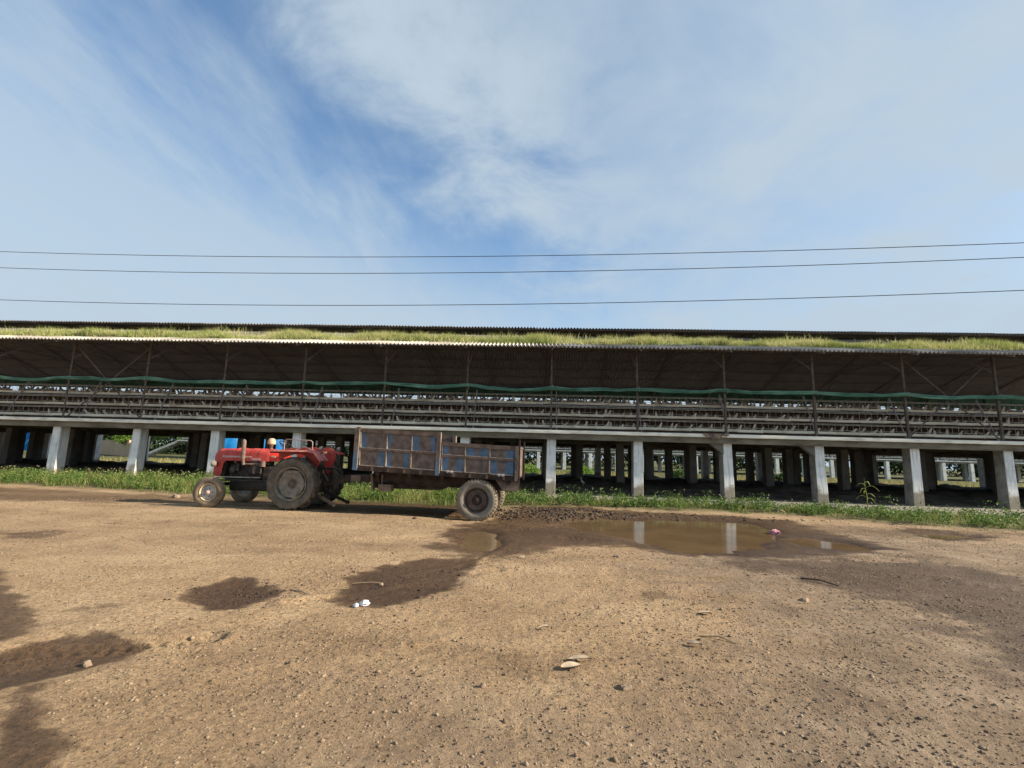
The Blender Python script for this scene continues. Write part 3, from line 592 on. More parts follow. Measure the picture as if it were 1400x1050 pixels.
# ------------------------------------------------------------------ cages and hens
TIER = ((19.50, 2.69), (19.80, 3.20), (20.10, 3.715))     # trough front (y, z bottom)
rack = thing('cage_rack', 'three-tier row of hen cages with grey feed troughs behind the front posts', 'cages', (0, 19.5, ZT))
ro = Vector((0, 19.5, ZT)); SEG = .94
def trough_mesh():
    mb = MB(); L_ = SEG-.012
    pr = [(0,.015),(.02,0),(.10,0),(.135,.115),(.128,.118),(.094,.012),(.03,.012),(.012,.10),(0,.105)]
    mb.loft([[(0,y,z) for y, z in pr], [(L_,y,z) for y, z in pr]]); mb.box(L_-.02, L_+.012, -.006, .01, -.012, .125); return mb.mesh('feed_trough', 'trough', 30)
tm = trough_mesh(); CXA, CXB = -29.5, 25.5
for t, (y, z) in enumerate(TIER):
    x = CXA+.3*t
    while x < CXB:
        link('feed_trough', tm, rack, (x-ro.x, y-ro.y, z-ro.z+random.uniform(-.008,.008)), (random.uniform(-.03,.03), random.uniform(-.006,.006), 0)); x += SEG
    yl, zl = y-ro.y, z-ro.z
    for dy, dz, r in ((.02,.165,.008),(.03,.375,.011),(.05,.42,.008)):
        mb = MB(); pts = [(px, yl+dy, zl+dz+.006*math.sin(px*1.7+t)) for px in np.arange(CXA, CXB, 1.7)]; mb.tube(pts, r, 5); mb.build('rail', 'wire', rack)
    mb = MB()                         # cage front bars and partitions
    px = CXA
    while px < CXB:
        mb.bar((px, yl+.03, zl+.16), (px+.01, yl+.03, zl+.42), .008); mb.bar((px, yl+.03, zl+.40), (px, yl+.5, zl+.44), .008); px += .235
    w_ = mb.build('cage_bars', 'wire', rack, 0); tag(w_, kind='stuff')
    mb = MB(); mb.box(CXA, CXB, yl+.06, yl+.50, zl+.015, zl+.03); mb.build('cage_floor', 'board', rack, 0)
    if t < 2:
        mb = MB(); mb.add([(CXA,yl+.10,zl+.425),(CXB,yl+.10,zl+.425),(CXB,yl+.62,zl+.36),(CXA,yl+.62,zl+.36),(CXA,yl+.10,zl+.435),(CXB,yl+.10,zl+.435),(CXB,yl+.62,zl+.37),(CXA,yl+.62,zl+.37)], [(0,3,2,1),(4,5,6,7),(0,1,5,4),(1,2,6,5),(2,3,7,6),(3,0,4,7)])
        mb.build('dropping_board', 'board', rack, 0)
        mb = MB(); mb.box(CXA, CXB, yl+.56, yl+.575, zl-.1, zl+.50); mb.build('back_board', 'board', rack, 0)
        mb = MB(); mb.box(CXA, CXB, yl+.16, yl+.18, zl-.14, zl-.01); mb.build('egg_tray', 'board', rack, 0)
for k in range(-8, 8):
    x = X0+k*S+.25; mb = MB(); mb.bar((x, -.02, 0), (x, .75, 1.75), .04); mb.bar((x, 1.5, 0), (x, .75, 1.75), .04); mb.build('rack_leg', 'rafter', rack, 0)
for idx, (yy, lab) in enumerate(((23.6, 'dim cage row behind the first cage row inside the shed'), (28.6, 'rearmost dim cage row along the far side of the shed'))):
    rk = thing('cage_rack', lab, 'cages', (0, yy, ZT))
    for t in range(3):
        for sg in (-1, 1):
            mb = MB(); y = sg*(.75-.25*t); z = .15+.5*t; mb.box(-46, 37, y-.05, y+.05, z, z+.11, .01); mb.build('feed_trough', 'trough', rk)
        mb = MB()
        for q in range(200): xq = -46+q*.415; mb.bar((xq, 0, .15+.5*t), (xq+random.uniform(-.02,.02), 0, .15+.5*t+.40), .03)
        tag(mb.build('cage_bars', 'wire', rk, 0), kind='stuff')
    mb = MB(); mb.box(-46, 37, -.02, .02, .1, 1.35); mb.build('back_board', 'board', rk, 0)
def hen_mesh(v):
    mb = MB(); s = (0, .02, -.02)[v]
    pts = [(0,.30,.10),(0,.24,.13),(0,.15,.13),(0,.06,.15),(0,.01+s,.20),(.01*v,-.03,.26+s),(.015*v,-.055,.305+s),(.02*v,-.085,.315+s),(.02*v,-.115,.308+s),(.02*v,-.14,.298+s)]
    mb.tube(pts, [.02,.065,.085,.080,.058,.042,.036,.032,.016,.003], 8); mb.tube([(.015*v,-.035,.325+s),(.02*v,-.06,.350+s),(.02*v,-.09,.335+s)], [.006,.012,.004], 5); return mb.mesh('hen', 'hen', 60)
hm = [hen_mesh(v) for v in range(3)]
TN = ('bottom', 'middle', 'top')
BAYS = ('in the leftmost bay', 'in the left cross-braced bay', 'just right of the left cross-braced bay', 'above the tractor nose', 'above the tractor seat', 'above the trailer front half', 'above the trailer rear half', 'in the first bay right of the trailer', 'in the second bay right of the trailer', 'in the third bay right of the trailer', 'just left of the right cross-braced bay', 'in the right cross-braced bay', 'in the rightmost bay')
for t, (y, z) in enumerate(TIER):
    n = 96
    for i in range(n):
        x = -21.5+(40.5)*(i+random.uniform(.1,.9))/n
        o = link('hen', random.choice(hm), None, (x, y+.06+random.uniform(-.02,.05), z-.01+random.uniform(-.03,.02)), (random.uniform(-.12,.12), random.uniform(-.1,.1), random.uniform(-.6,.6)))
        s = random.uniform(.72,.95); o.scale = (s, s, s)
        bay = max(-7, min(5, int(math.floor((x-X0)/S))))
        tag(o, 'pale hen peeking over the %s trough %s' % (TN[t], BAYS[bay+7]), 'hen', 'hens in the %s cage tier %s' % (TN[t], BAYS[bay+7]))

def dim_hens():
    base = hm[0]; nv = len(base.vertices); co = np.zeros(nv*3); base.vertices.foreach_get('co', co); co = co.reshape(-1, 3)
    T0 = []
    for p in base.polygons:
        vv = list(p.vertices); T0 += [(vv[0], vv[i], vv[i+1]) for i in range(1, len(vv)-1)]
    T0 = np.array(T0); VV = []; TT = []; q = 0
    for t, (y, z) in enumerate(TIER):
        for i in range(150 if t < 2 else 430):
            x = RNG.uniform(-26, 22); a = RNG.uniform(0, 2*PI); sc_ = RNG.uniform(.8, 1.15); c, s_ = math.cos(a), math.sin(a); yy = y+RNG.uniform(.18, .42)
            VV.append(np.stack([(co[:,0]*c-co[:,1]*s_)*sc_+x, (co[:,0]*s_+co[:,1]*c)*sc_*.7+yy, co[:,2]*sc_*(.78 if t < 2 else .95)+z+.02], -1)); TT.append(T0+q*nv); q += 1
    tag(link('hens_inside', raw_mesh('hens_inside', np.concatenate(VV), np.concatenate(TT), 3, ['hen_shaded'])), 'crowd of dim hens inside the front cages behind the poking heads', 'hens', kind='stuff')
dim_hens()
# ------------------------------------------------------------------ rolled green net
def net():
    root = thing('shade_net', 'rolled-up green shade netting slung along the posts under the eave', 'netting', (0, 18.95, 4.27))
    xs = np.arange(XA+.2, XB-.2, .16); mb = MB(); rings = []; rings2 = []
    for x in xs:
        ph = ((x-X0)/S) % 1.0; sag = -.075*math.sin(PI*ph)*(1+.8*float(pnoise(x*.21, 71)))
        z = sag+.12*float(fbm(x*.28, 1.0, 2, 60))+.03*float(pnoise(x*1.3, 4)); y = -.015*math.sin(PI*ph)
        a = .050+.03*float(pnoise(x*.8, 7)); b_ = .055+.02*float(pnoise(x*.9, 17)); tw = 2.2*float(pnoise(x*.35, 27)); rg = []
        for j in range(14):
            q = 2*PI*j/14; f = 1+.22*math.sin(3*q+tw*3+x*.9)+.12*math.sin(5*q-tw*4)
            rg.append((x, y+b_*f*math.sin(q), z+a*f*math.cos(q)))
        rings.append(rg)
        z2 = z+.05+.06*float(pnoise(x*.7, 33)); rg = []
        for j in range(8):
            q = 2*PI*j/8; rg.append((x, y-.05+.02*math.sin(q), z2+(.030+.022*float(pnoise(x*1.1, 43)))*math.cos(q)))
        rings2.append(rg)
    mb.loft(rings); mb.build('net_roll', 'net', root, 60); m2 = MB(); m2.loft(rings2); m2.build('net_fold', 'net', root, 60)
    for k in range(K0, K1+1):
        mb = MB(); x = X0+k*S+.05; mb.tube([(x, -.02, .10), (x+.01, -.11, 0), (x+.02, -.02, -.11), (x+.02, .07, 0), (x, .02, .12)], .008, 5); mb.build('tie', 'wire', root)
net()
# torn scrap hanging off the floor edge
mb = MB(); V_ = []; nx = 9
for i in range(nx):
    x = i/(nx-1)*1.0; dp = (.03, .12, .10, .24, .13, .18, .05, .09, .02)[i]
    V_ += [(x, -.012-.01*math.sin(i*2.1), .01), (x+.02, -.02-.015*math.cos(i*1.7), -dp*.5), (x+.03, -.02+.01*math.sin(i), -dp), (x, -.002, .012), (x+.02, -.012, -dp*.5), (x+.03, -.014, -dp)]
Fc = []
for i in range(nx-1):
    a = i*6; b_ = a+6; Fc += [(a,b_,b_+1,a+1), (a+1,b_+1,b_+2,a+2), (a+3,a+4,b_+4,b_+3), (a+4,a+5,b_+5,b_+4), (a,a+3,b_+3,b_), (a+2,b_+2,b_+5,a+5)]
mb.add(V_, Fc); tag(mb.build('torn_sacking', 'steel_post', None, 60, (6.35, D-.14, ZT-.005)), 'torn scrap of grey sacking hanging over the floor edge', 'sacking')

# manure heaps under the floor
def manure():
    xs = np.arange(-48, 39, .25); ys = np.arange(19.0, 34.5, .22); X, Y = np.meshgrid(xs, ys); x = X.ravel(); y = Y.ravel()
    env = sstep(19.0, 22.0, y+.7*fbm(x*.5, y*.5, 2, 71))*sstep(34.2, 31.8, y)
    z = -.06+env*(.40+.30*np.abs(fbm(x*.45, y*.45, 3, 72))+.10*fbm(x*2, y*2, 3, 75))+.03*fbm(x*3, y*3, 3, 77)
    nx, ny = len(xs), len(ys); idx = np.arange(nx*ny).reshape(ny, nx); Fc = np.stack([idx[:-1,:-1], idx[:-1,1:], idx[1:,1:], idx[1:,:-1]], -1).reshape(-1, 4)
    me = raw_mesh('manure_bed', np.stack([x,y,z], -1), Fc, 4, ['manure']); me.polygons.foreach_set('use_smooth', np.ones(len(Fc), bool))
    tag(link('manure_bed', me), 'dark heaped manure on the ground beneath the raised floor', 'manure', kind='structure')
manure()

# ------------------------------------------------------------------ wheels
def lug_tyre(r, w, nl, lug_h, mats, name, parent, loc, side, rim_r, lug_w=.05, bulge=.03):
    """tyre with its outer side at local -y*side; profile in (radius, y)"""
    h = w/2; mb = MB()
    pr = [(rim_r, -h*.72), (rim_r+.03, -h*.88), (rim_r+(r-rim_r)*.45, -h-bulge*.2), (rim_r+(r-rim_r)*.75, -h*.99), (r-lug_h-.012, -h*.86), (r-lug_h, -h*.6), (r-lug_h+.006, 0),
          (r-lug_h, h*.6), (r-lug_h-.012, h*.86), (rim_r+(r-rim_r)*.75, h*.99), (rim_r+(r-rim_r)*.45, h+bulge*.2), (rim_r+.03, h*.88), (rim_r, h*.72)]
    mb.lathe(pr, 56); o = mb.build(name, mats, parent, 40, loc)
    return o
def ag_lugs(r, w, n, lug_h, lw):
    mb = MB(); h = w/2
    for i in range(n):
        for sg in (-1, 1):
            a0 = 2*PI*(i+(.5 if sg > 0 else 0))/n; steps = 4; ring = []
            for q in range(steps+1):
                t = q/steps; y = sg*(-.02*1+ (h+.004)*t); a = a0+(.34*t)*1.0
                rr = r-(.0 if t < .8 else (t-.8)*.22); rb = r-lug_h-.02-(0 if t < .8 else (t-.8)*.55); wa = lw/r*(.8+.25*t)
                ring.append([(rr*math.cos(a-wa/2), y, rr*math.sin(a-wa/2)), (rr*math.cos(a+wa/2), y, rr*math.sin(a+wa/2)), (rb*math.cos(a+wa*.8), y, rb*math.sin(a+wa*.8)), (rb*math.cos(a-wa*.8), y, rb*math.sin(a-wa*.8))])
            # shoulder foot
            a = a0+.43; rb = r-lug_h-.10; ring.append([((rb+.03)*math.cos(a-.02), sg*(h*.99), (rb+.03)*math.sin(a-.02)), ((rb+.03)*math.cos(a+.02), sg*(h*.99), (rb+.03)*math.sin(a+.02)), (rb*math.cos(a+.02), sg*h*.97, rb*math.sin(a+.02)), (rb*math.cos(a-.02), sg*h*.97, rb*math.sin(a-.02))])
            mb.loft(ring)
    return mb
def block_lugs(r, w, n, lug_h):
    mb = MB(); h = w/2
    for i in range(n):
        for sg in (-1, 1):
            a = 2*PI*(i+(.5 if sg > 0 else 0))/n; wa = PI/n*1.05
            ring = []
            for y, rr, rb in ((sg*.015, r, r-lug_h-.02), (sg*h*.62, r, r-lug_h-.02), (sg*h*.9, r-.012, r-lug_h-.04), (sg*h*1.0, r-.055, r-lug_h-.06)):
                ring.append([(rr*math.cos(a-wa/2), y, rr*math.sin(a-wa/2)), (rr*math.cos(a+wa/2), y, rr*math.sin(a+wa/2)), (rb*math.cos(a+wa*.6), y, rb*math.sin(a+wa*.6)), (rb*math.cos(a-wa*.6), y, rb*math.sin(a-wa*.6))])
            mb.loft(ring)
    return mb
def nuts(mb, n, pr, y0, y1, r, ph=0):
    for i in range(n):
        a = 2*PI*i/n+ph; mb.cyl((pr*math.cos(a), y0, pr*math.sin(a)), (pr*math.cos(a), y1, pr*math.sin(a)), r, 6)

# ------------------------------------------------------------------ tractor (nose towards -x, near side -y)
TRX, TRY, TRZ = -5.834, 12.437, R(-2.0)
tr = thing('tractor', 'old red tractor with dusty tyres parked in front of the trailer', 'tractor', (TRX, TRY, 0), TRZ)
def hood():
    rings = []
    # cross-section half widths and heights along x
    for x, wt, ztop, zlow in ((-2.665,.20,1.30,.80),(-2.655,.25,1.37,.76),(-2.60,.275,1.43,.745),(-2.52,.285,1.465,.745)):
        rings.append(sec(x, wt, ztop, zlow))
    m1 = MB(); m1.loft(rings); return m1
def sec(x, w, zt, zl):
    r = .13; pts = []
    for a in range(0, 91, 18): pts.append((x, -w+r-r*math.cos(R(a)), zt-r+r*math.sin(R(a))))
    for a in range(90, -1, -18): pts.append((x, w-r+r*math.cos(R(a)), zt-r+r*math.sin(R(a))))
    return [(x, -w, zl)]+pts+[(x, w, zl)]
nose = hood().build('nose_cowl', 'red', tr, 50)
mb = MB()
for i in range(9): mb.box(-2.675, -2.655, -.16, .16, .84+i*.05, .865+i*.05)
mb.build('grille', 'black', nose, 0)
m1 = MB(); rings = [sec(x, w, zt, zl) for x, w, zt, zl in ((-2.519,.284,1.465,1.16),(-2.3,.288,1.475,1.155),(-1.9,.288,1.482,1.155),(-1.5,.285,1.487,1.155),(-1.22,.28,1.485,1.155),(-1.14,.262,1.465,1.165))]
m1.loft(rings); bon = m1.build('bonnet', 'red', tr, 50)
mb = MB(); mb.box(-2.42, -1.62, -.2955, -.2865, 1.235, 1.285, .003); mb.build('badge_strip', 'stripe', bon)
mb = MB(); mb.box(-1.60, -1.36, -.2925, -.2855, 1.17, 1.23, .003); mb.build('badge_plate', 'stripe', bon)
for x in (-2.05, -1.62, -1.40):     # pressed ribs across the bonnet top
    mm = MB(); mm.loft([sec(x-.012, .2895, 1.490, 1.30), sec(x+.012, .2895, 1.492, 1.30)]); mm.build('bonnet_rib', 'red', bon, 50)
# leading side leg of the cowl (red bar sweeping down behind the radiator)
for sg in (-1, 1):
    mm = MB(); y0 = sg*.285; mm.prism([(-2.52,.745),(-2.43,.745),(-2.37,1.10),(-2.30,1.152),(-2.52,1.152)], min(y0, y0-sg*.02), max(y0, y0-sg*.02)); mm.build('cowl_leg', 'red', nose, 30)
# instrument cowl, its sunlit glow put into a brighter red
m1 = MB(); m1.loft([sec(-1.138,.25,1.44,1.175), sec(-1.0,.25,1.425,1.165), sec(-.88,.225,1.40,1.20), sec(-.80,.20,1.37,1.25)]); dash = m1.build('instrument_cowl', 'red_sunlit', tr, 50)
mb = MB(); mb.box(-1.09, -.98, -.264, -.249, 1.26, 1.31, .004); mb.build('side_lamp', 'cream', dash)
mb = MB(); mb.cyl((-.82,-.20,1.31), (-.80,-.27,1.31), .03, 12); mb.cyl((-.90,-.22,1.21), (-.90,-.27,1.21), .035, 12); mb.build('lamp_housing', 'red_sunlit', dash)
# headlights
for sg in (-1, 1):
    mb = MB(); mb.lathe([(.012,.09),(.05,.075),(.078,.03),(.084,0),(.084,-.015),(.07,-.02)], 20, 'x'); h = mb.build('headlight', 'rim', tr, 40, (-2.60, sg*.36, 1.07))
    mb = MB(); mb.lathe([(.001,-.035),(.04,-.032),(.074,-.012)], 20, 'x'); mb.build('lens', 'lamp_glass', h, 60)
    mb = MB(); mb.bar((.03,0,0), (.05,-sg*.10,.02), .025); mb.build('bracket', 'black', h, 0)
# engine
mb = MB(); mb.box(-2.46, -2.36, -.23, .23, .74, 1.38, .01); mb.build('radiator', 'engine', tr)
mb = MB(); mb.box(-2.25, -1.35, -.17, .17, .70, 1.05, .02); mb.box(-2.2, -1.4, -.14, .14, 1.05, 1.24, .02); mb.box(-2.2, -1.4, -.12, .12, 1.24, 1.30, .01); mb.build('engine_block', 'engine', tr)
mb = MB(); mb.box(-2.2, -1.4, -.15, .15, .50, .70, .04); mb.box(-2.42,-2.1,-.12,.12,.62,.78,.03); mb.build('sump', 'engine', tr)
mb = MB(); mb.box(-1.35, -.55, -.2, .2, .48, 1.02, .05); mb.box(-.55, .22, -.24, .24, .42, 1.0, .06); mb.build('gearbox', 'engine', tr)
mb = MB(); mb.lathe([(.001,-.02),(.10,-.02),(.12,0),(.10,.02),(.001,.02)], 18, 'x', (-2.29, 0, 1.02)); mb.build('fan_pulley', 'engine', tr)
for j, (x, z, r, h) in enumerate(((-1.98,.98,.045,.16),(-1.52,.92,.055,.17),(-1.40,.93,.05,.15))):
    mb = MB(); mb.cyl((x,-.24,z-h/2), (x,-.24,z+h/2), r, 14); mb.cyl((x,-.24,z+h/2), (x,-.24,z+h/2+.025), r*.55, 10); mb.build('filter_bowl', ('engine','exhaust','engine')[j], tr)
mb = MB(); mb.tube([(-1.9,-.18,1.10),(-1.85,-.26,1.08),(-1.5,-.26,1.08),(-1.42,-.2,1.1)], .035, 8)
for q in range(3): x = -2.1+q*.28; mb.tube([(x,-.14,1.14),(x,-.22,1.14),(x+.05,-.24,1.10)], .028, 8)
mb.build('manifold', 'exhaust', tr)
mb = MB()
for q in range(4): x = -1.6+q*.07; mb.tube([(x,-.22,.92),(x+.02,-.27,1.02),(x-.1,-.24,1.15),(x-.3-.1*q,-.18,1.22)], .006, 5)
mb.build('fuel_pipes', 'steel', tr)
mb = MB(); mb.box(-1.68, -1.42, -.27, -.18, .84, .98, .015); mb.build('injection_pump', 'engine', tr)
mb = MB(); mb.box(-2.22,-2.05,-.26,-.17,.82,.98,.02); mb.build('dynamo', 'engine', tr)
mb = MB(); mb.cyl((-1.30,-.245,1.02), (-1.30,-.245,1.17), .075, 14); mb.box(-1.38,-1.2,-.25,-.1,1.10,1.165,.01); mb.build('steering_box', 'exhaust', tr)
mb = MB(); mb.bar((-1.34,-.26,1.0), (-1.26,-.36,.72), .035); mb.build('drop_arm', 'engine', tr)
mb = MB(); mb.tube([(-2.36,-.52,.74),(-1.26,-.38,.745)], .016, 8); mb.build('drag_link', 'steel', tr)
mb = MB(); mb.box(-2.12, -.95, -.34, .34, .40, .68, .03); mb.build('belly_guard', 'black', tr)
mb = MB(); mb.tube([(-2.36,-.50,.66),(-1.0,-.30,.66)], .02, 8); mb.tube([(-2.36,.50,.66),(-1.0,.30,.66)], .02, 8); mb.build('radius_rod', 'engine', tr)
# exhaust
mb = MB(); mb.tube([(-1.80,-.28,1.08),(-1.80,-.33,1.08),(-1.80,-.335,1.14),(-1.815,-.335,1.25)], [.035,.037,.035,.032], 12); mb.tube([(-1.815,-.335,1.20),(-1.83,-.335,1.66)], .052, 16); mb.tube([(-1.83,-.335,1.655),(-1.832,-.335,1.70),(-1.833,-.335,1.725)], [.056,.035,.008], 16)
mb.tube([(-1.82,-.335,1.27),(-1.82,-.335,1.29)], .060, 16); mb.build('exhaust', 'exhaust', tr, 45)
# air pre-cleaner
mb = MB(); mb.lathe([(.001,.0),(.045,.0),(.045,.14),(.05,.15)], 20, 'z', (-1.35,.12,1.46)); ac = mb.build('air_cleaner_stem', 'exhaust', tr, 40)
mb = MB(); mb.lathe([(.05,.145),(.098,.155),(.105,.18),(.104,.235),(.09,.255),(.085,.285),(.05,.31),(.001,.315)], 24, 'z', (-1.35,.12,1.46)); mb.build('air_cleaner_bowl', 'cream', ac, 40)
# steering wheel and column
mb = MB(); mb.tube([(-1.05,0,1.36),(-.86,0,1.56)], .02, 10); mb.build('steering_column', 'black', tr)
sw = MB(); c = Vector((-.84,0,1.575)); ax = Vector((.62,0,.78)).normalized(); u = Vector((0,1,0)); v = ax.cross(u)
sw.tube([c+(u*math.cos(2*PI*i/28)+v*math.sin(2*PI*i/28))*.215 for i in range(29)], .014, 8)
for i in range(3): a = 2*PI*i/3+.3; sw.tube([c-ax*.02, c+(u*math.cos(a)+v*math.sin(a))*.21], .009, 6)
sw.cyl(c-ax*.035, c+ax*.012, .032, 12); sw.build('steering_wheel', 'black', tr, 45)
mb = MB(); mb.tube([(-.75,-.1,1.0),(-.72,-.1,1.45),(-.66,-.12,1.53)], .011, 6); mb.tube([(-.62,.1,1.0),(-.60,.1,1.40),(-.52,.12,1.5)], .011, 6); mb.build('gear_lever', 'steel', tr)
# seat
mb = MB(); mb.loft([[(-.42,-.20,1.14),(-.42,.20,1.14),(-.42,.20,1.19),(-.42,-.20,1.19)],[(-.2,-.23,1.10),(-.2,.23,1.10),(-.2,.23,1.16),(-.2,-.23,1.16)],[(-.04,-.22,1.13),(-.04,.22,1.13),(-.06,.22,1.2),(-.06,-.22,1.2)],[(.03,-.2,1.36),(.03,.2,1.36),(-.03,.2,1.38),(-.03,-.2,1.38)]]); mb.bar((-.2,0,.95), (-.2,0,1.12), .08); mb.build('seat', 'black', tr, 60)
mb = MB(); mb.box(-1.15, -.5, -.55, -.22, .56, .585, .004); mb.build('footboard', 'engine', tr)
mb = MB(); mb.box(-1.15, -.5, .22, .55, .56, .585, .004); mb.build('footboard', 'engine', tr)
# fenders
for sg in (-1, 1):
    y_in, y_out = sg*.42, sg*.86
    prof = [(-.80,1.40),(-.76,1.465),(.20,1.475),(.36,1.44),(.55,1.24) if sg < 0 else (.40,1.40)]
    mm = MB(); rings = []
    for i, (x, z) in enumerate(prof):
        nxt = prof[min(i+1, 4)]; pv = prof[max(i-1, 0)]; d = Vector((nxt[0]-pv[0], nxt[1]-pv[1])).normalized(); nn = Vector((-d.y, d.x))*.016
        yo = y_out if i < 3 else y_out-sg*.0
        rings.append([(x, y_in, z), (x, yo-sg*.03, z), (x, yo, z-.035), (x, yo-sg*.004, z-.045), (x-nn.x*0, yo-sg*.035, z-.016), (x, y_in, z-.016)])
    mm.loft(rings); fe = mm.build('fender', 'red_faded' if sg < 0 else 'red', tr, 40)
    mm = MB(); poly = [(-.80,1.40),(-.78,1.20),(-.62,1.28),(-.40,1.36),(-.18,1.38),(.02,1.30),(.06,1.05),(.12,.86),(.20,.86),(.36,1.32),(.30,1.50),(.16,1.56),(-.50,1.52),(-.76,1.47)]
    mm.prism(poly, min(y_in, y_in-sg*.016), max(y_in, y_in-sg*.016)); mm.build('fender_side', 'red', fe, 0)
    mm = MB(); mm.prism([(-.55,1.475),(-.50,1.53),(.14,1.57),(.32,1.50),(.30,1.44)], y_in+sg*.004, y_in+sg*.018) if sg > 0 else mm.prism([(-.55,1.475),(-.50,1.50),(.14,1.50),(.2,1.48),(.18,1.47)], y_in-.018, y_in-.004); mm.build('fender_flange', 'red_faded', fe, 0)
    mb = MB(); mb.box(.0, .09, *( (y_in-.030, y_in-.018) if sg > 0 else (y_in+.018, y_in+.03)), 1.38, 1.45, .004); mb.build('marker_lamp', 'cream', fe)
    mb = MB(); mb.lathe([(.001,-.05),(.03,-.05),(.05,-.02),(.055,.03),(.05,.04),(.001,.045)], 16, 'x', (.37, sg*.5, 1.53)); mb.bar((.34,sg*.5,1.44), (.35,sg*.5,1.5), .02); tl = mb.build('tail_lamp', 'steel', fe, 40)
    mb = MB(); mb.cyl((.34,sg*.5,1.40), (.40,sg*.5,1.40), .042, 14); mb.build('indicator', 'exhaust', fe)
# hand rail over the near fender
mb = MB(); mb.tube([(-.62,-.5,1.46),(-.62,-.5,1.70),(-.58,-.5,1.745),(.08,-.5,1.725),(.13,-.5,1.69),(.14,-.5,1.50),(.2,-.5,1.46)], .011, 8); mb.tube([(-.30,-.5,1.47),(-.1,-.46,1.56),(.1,-.5,1.50)], .02, 8); mb.build('hand_rail', 'rail_paint', tr, 60)
# rear axle, linkage
mb = MB(); mb.cyl((-.18,-.7,.64), (-.18,.7,.64), .085, 16); mb.build('rear_axle', 'engine', tr)
mb = MB(); mb.box(-2.44, -2.30, -.55, .55, .50, .58, .015); mb.cyl((-2.36,-.55,.34), (-2.36,-.55,.60), .035, 10); mb.cyl((-2.36,.55,.34), (-2.36,.55,.60), .035, 10); mb.build('front_axle', 'engine', tr)
for sg in (-1, 1):
    mb = MB(); mb.bar((.05,sg*.26,.46), (.80,sg*.40,.13), .035, .075); mb.cyl((.79,sg*.37,.135), (.79,sg*.43,.135), .05, 12); lb = mb.build('lift_arm', 'tan_metal' if sg < 0 else 'engine', tr, 30)
    mb = MB(); mb.tube([(.40,sg*.32,.32),(.32,sg*.28,.98)], .018, 8); mb.bar((.05,sg*.28,1.0), (.36,sg*.28,1.0), .04, .06); mb.build('lift_rod', 'engine', lb, 40)
mb = MB(); mb.box(-.1, .42, -.06, .06, .48, .56, .01); mb.box(.30,.45,-.09,.09,.62,.68,.01); mb.bar((.2,0,.9), (.40,0,.62), .06); mb.build('hitch', 'engine', tr)
# wheels
def rear_wheel(sg):
    o = lug_tyre(.66, .34, 0, .05, 'rubber_mid', 'rear_tyre', tr, (-.18, sg*.67, .645), sg, .40)
    ag_lugs(.66, .34, 20, .05, .055).build('tread_lugs', 'rubber', o, 30)
    y = lambda t: sg*t
    mb = MB(); mb.lathe([(.405,.15),(.415,.165),(.395,.172),(.385,.15),(.365,.10),(.36,0),(.365,-.10),(.405,-.15)] if sg > 0 else [(.405,-.15),(.415,-.165),(.395,-.172),(.385,-.15),(.365,-.10),(.36,0),(.365,.10),(.405,.15)], 48); mb.build('rim', 'rim', o, 40)
    mb = MB(); n = 6; rr = []   # dished centre with flats between the rim lugs
    for ring_r, yy in ((.07,.055),(.13,.055),(.15,.07),(.24,.075),(.27,.10),(.345,.105),(.345,.095),(.27,.085)):
        pts = []
        for i in range(48):
            a = 2*PI*i/48; k = ring_r
            if ring_r > .26: k = ring_r*(.80/ max(.80, abs(math.cos((a % (PI/3))-PI/6)))) if False else ring_r*(.5+.5*.9/math.cos((a % (PI/3))-PI/6))
            pts.append((k*math.cos(a), y(yy), k*math.sin(a)))
        rr.append(pts)
    mb.loft(rr, False); mb.build('wheel_disc', 'rim', o, 30)
    mb = MB(); mb.lathe([(.001,y(.10)),(.045,y(.10)),(.055,y(.085)),(.10,y(.075)),(.11,y(.05))], 24); mb.build('hub', 'rim_brown', o, 40)
    mb = MB(); nuts(mb, 8, .085, y(.07), y(.10), .012); mb.build('wheel_nuts', 'rim_brown', o, 0)
    mb = MB()
    for i in range(6):
        a = PI/6+2*PI*i/6+PI/6; c0 = Vector((math.cos(a), 0, math.sin(a)))
        mb.bar(c0*.29+Vector((0,y(.11),0)), c0*.375+Vector((0,y(.09),0)), .05, .03)
    mb.build('rim_clamp', 'rim', o, 0); return o
for sg in (-1, 1): rear_wheel(sg)
def front_wheel(sg):
    o = lug_tyre(.375, .165, 0, .0, 'rubber_dusty', 'front_tyre', tr, (-2.36, sg*.70, .365), sg, .215, bulge=.05); o.rotation_euler = (0, 0, R(5))
    mb = MB()
    for yy in (-.045, 0, .045): mb.lathe([(.370,yy-.014),(.385,yy-.010),(.385,yy+.010),(.370,yy+.014)], 48)
    mb.build('tread_rib', 'rubber_dusty', o, 30)
    y = lambda t: sg*t
    mb = MB(); mb.lathe([(.212,y(.058)),(.222,y(.068)),(.205,y(.074)),(.19,y(.055)),(.185,y(.0)),(.212,y(-.06))], 40); mb.build('rim', 'cream', o, 40)
    mb = MB(); mb.lathe([(.19,y(.02)),(.165,y(.045)),(.12,y(.035)),(.085,y(.05)),(.05,y(.055))], 36); mb.build('wheel_disc', 'rim_blue', o, 40)
    mb = MB(); mb.lathe([(.055,y(.05)),(.045,y(.095)),(.02,y(.11)),(.001,y(.112))], 20); mb.build('hub_cap', 'stripe', o, 40)
    mb = MB(); nuts(mb, 5, .105, y(.03), y(.058), .014); mb.build('wheel_nuts', 'rim_brown', o, 0)
for sg in (-1, 1): front_wheel(sg)

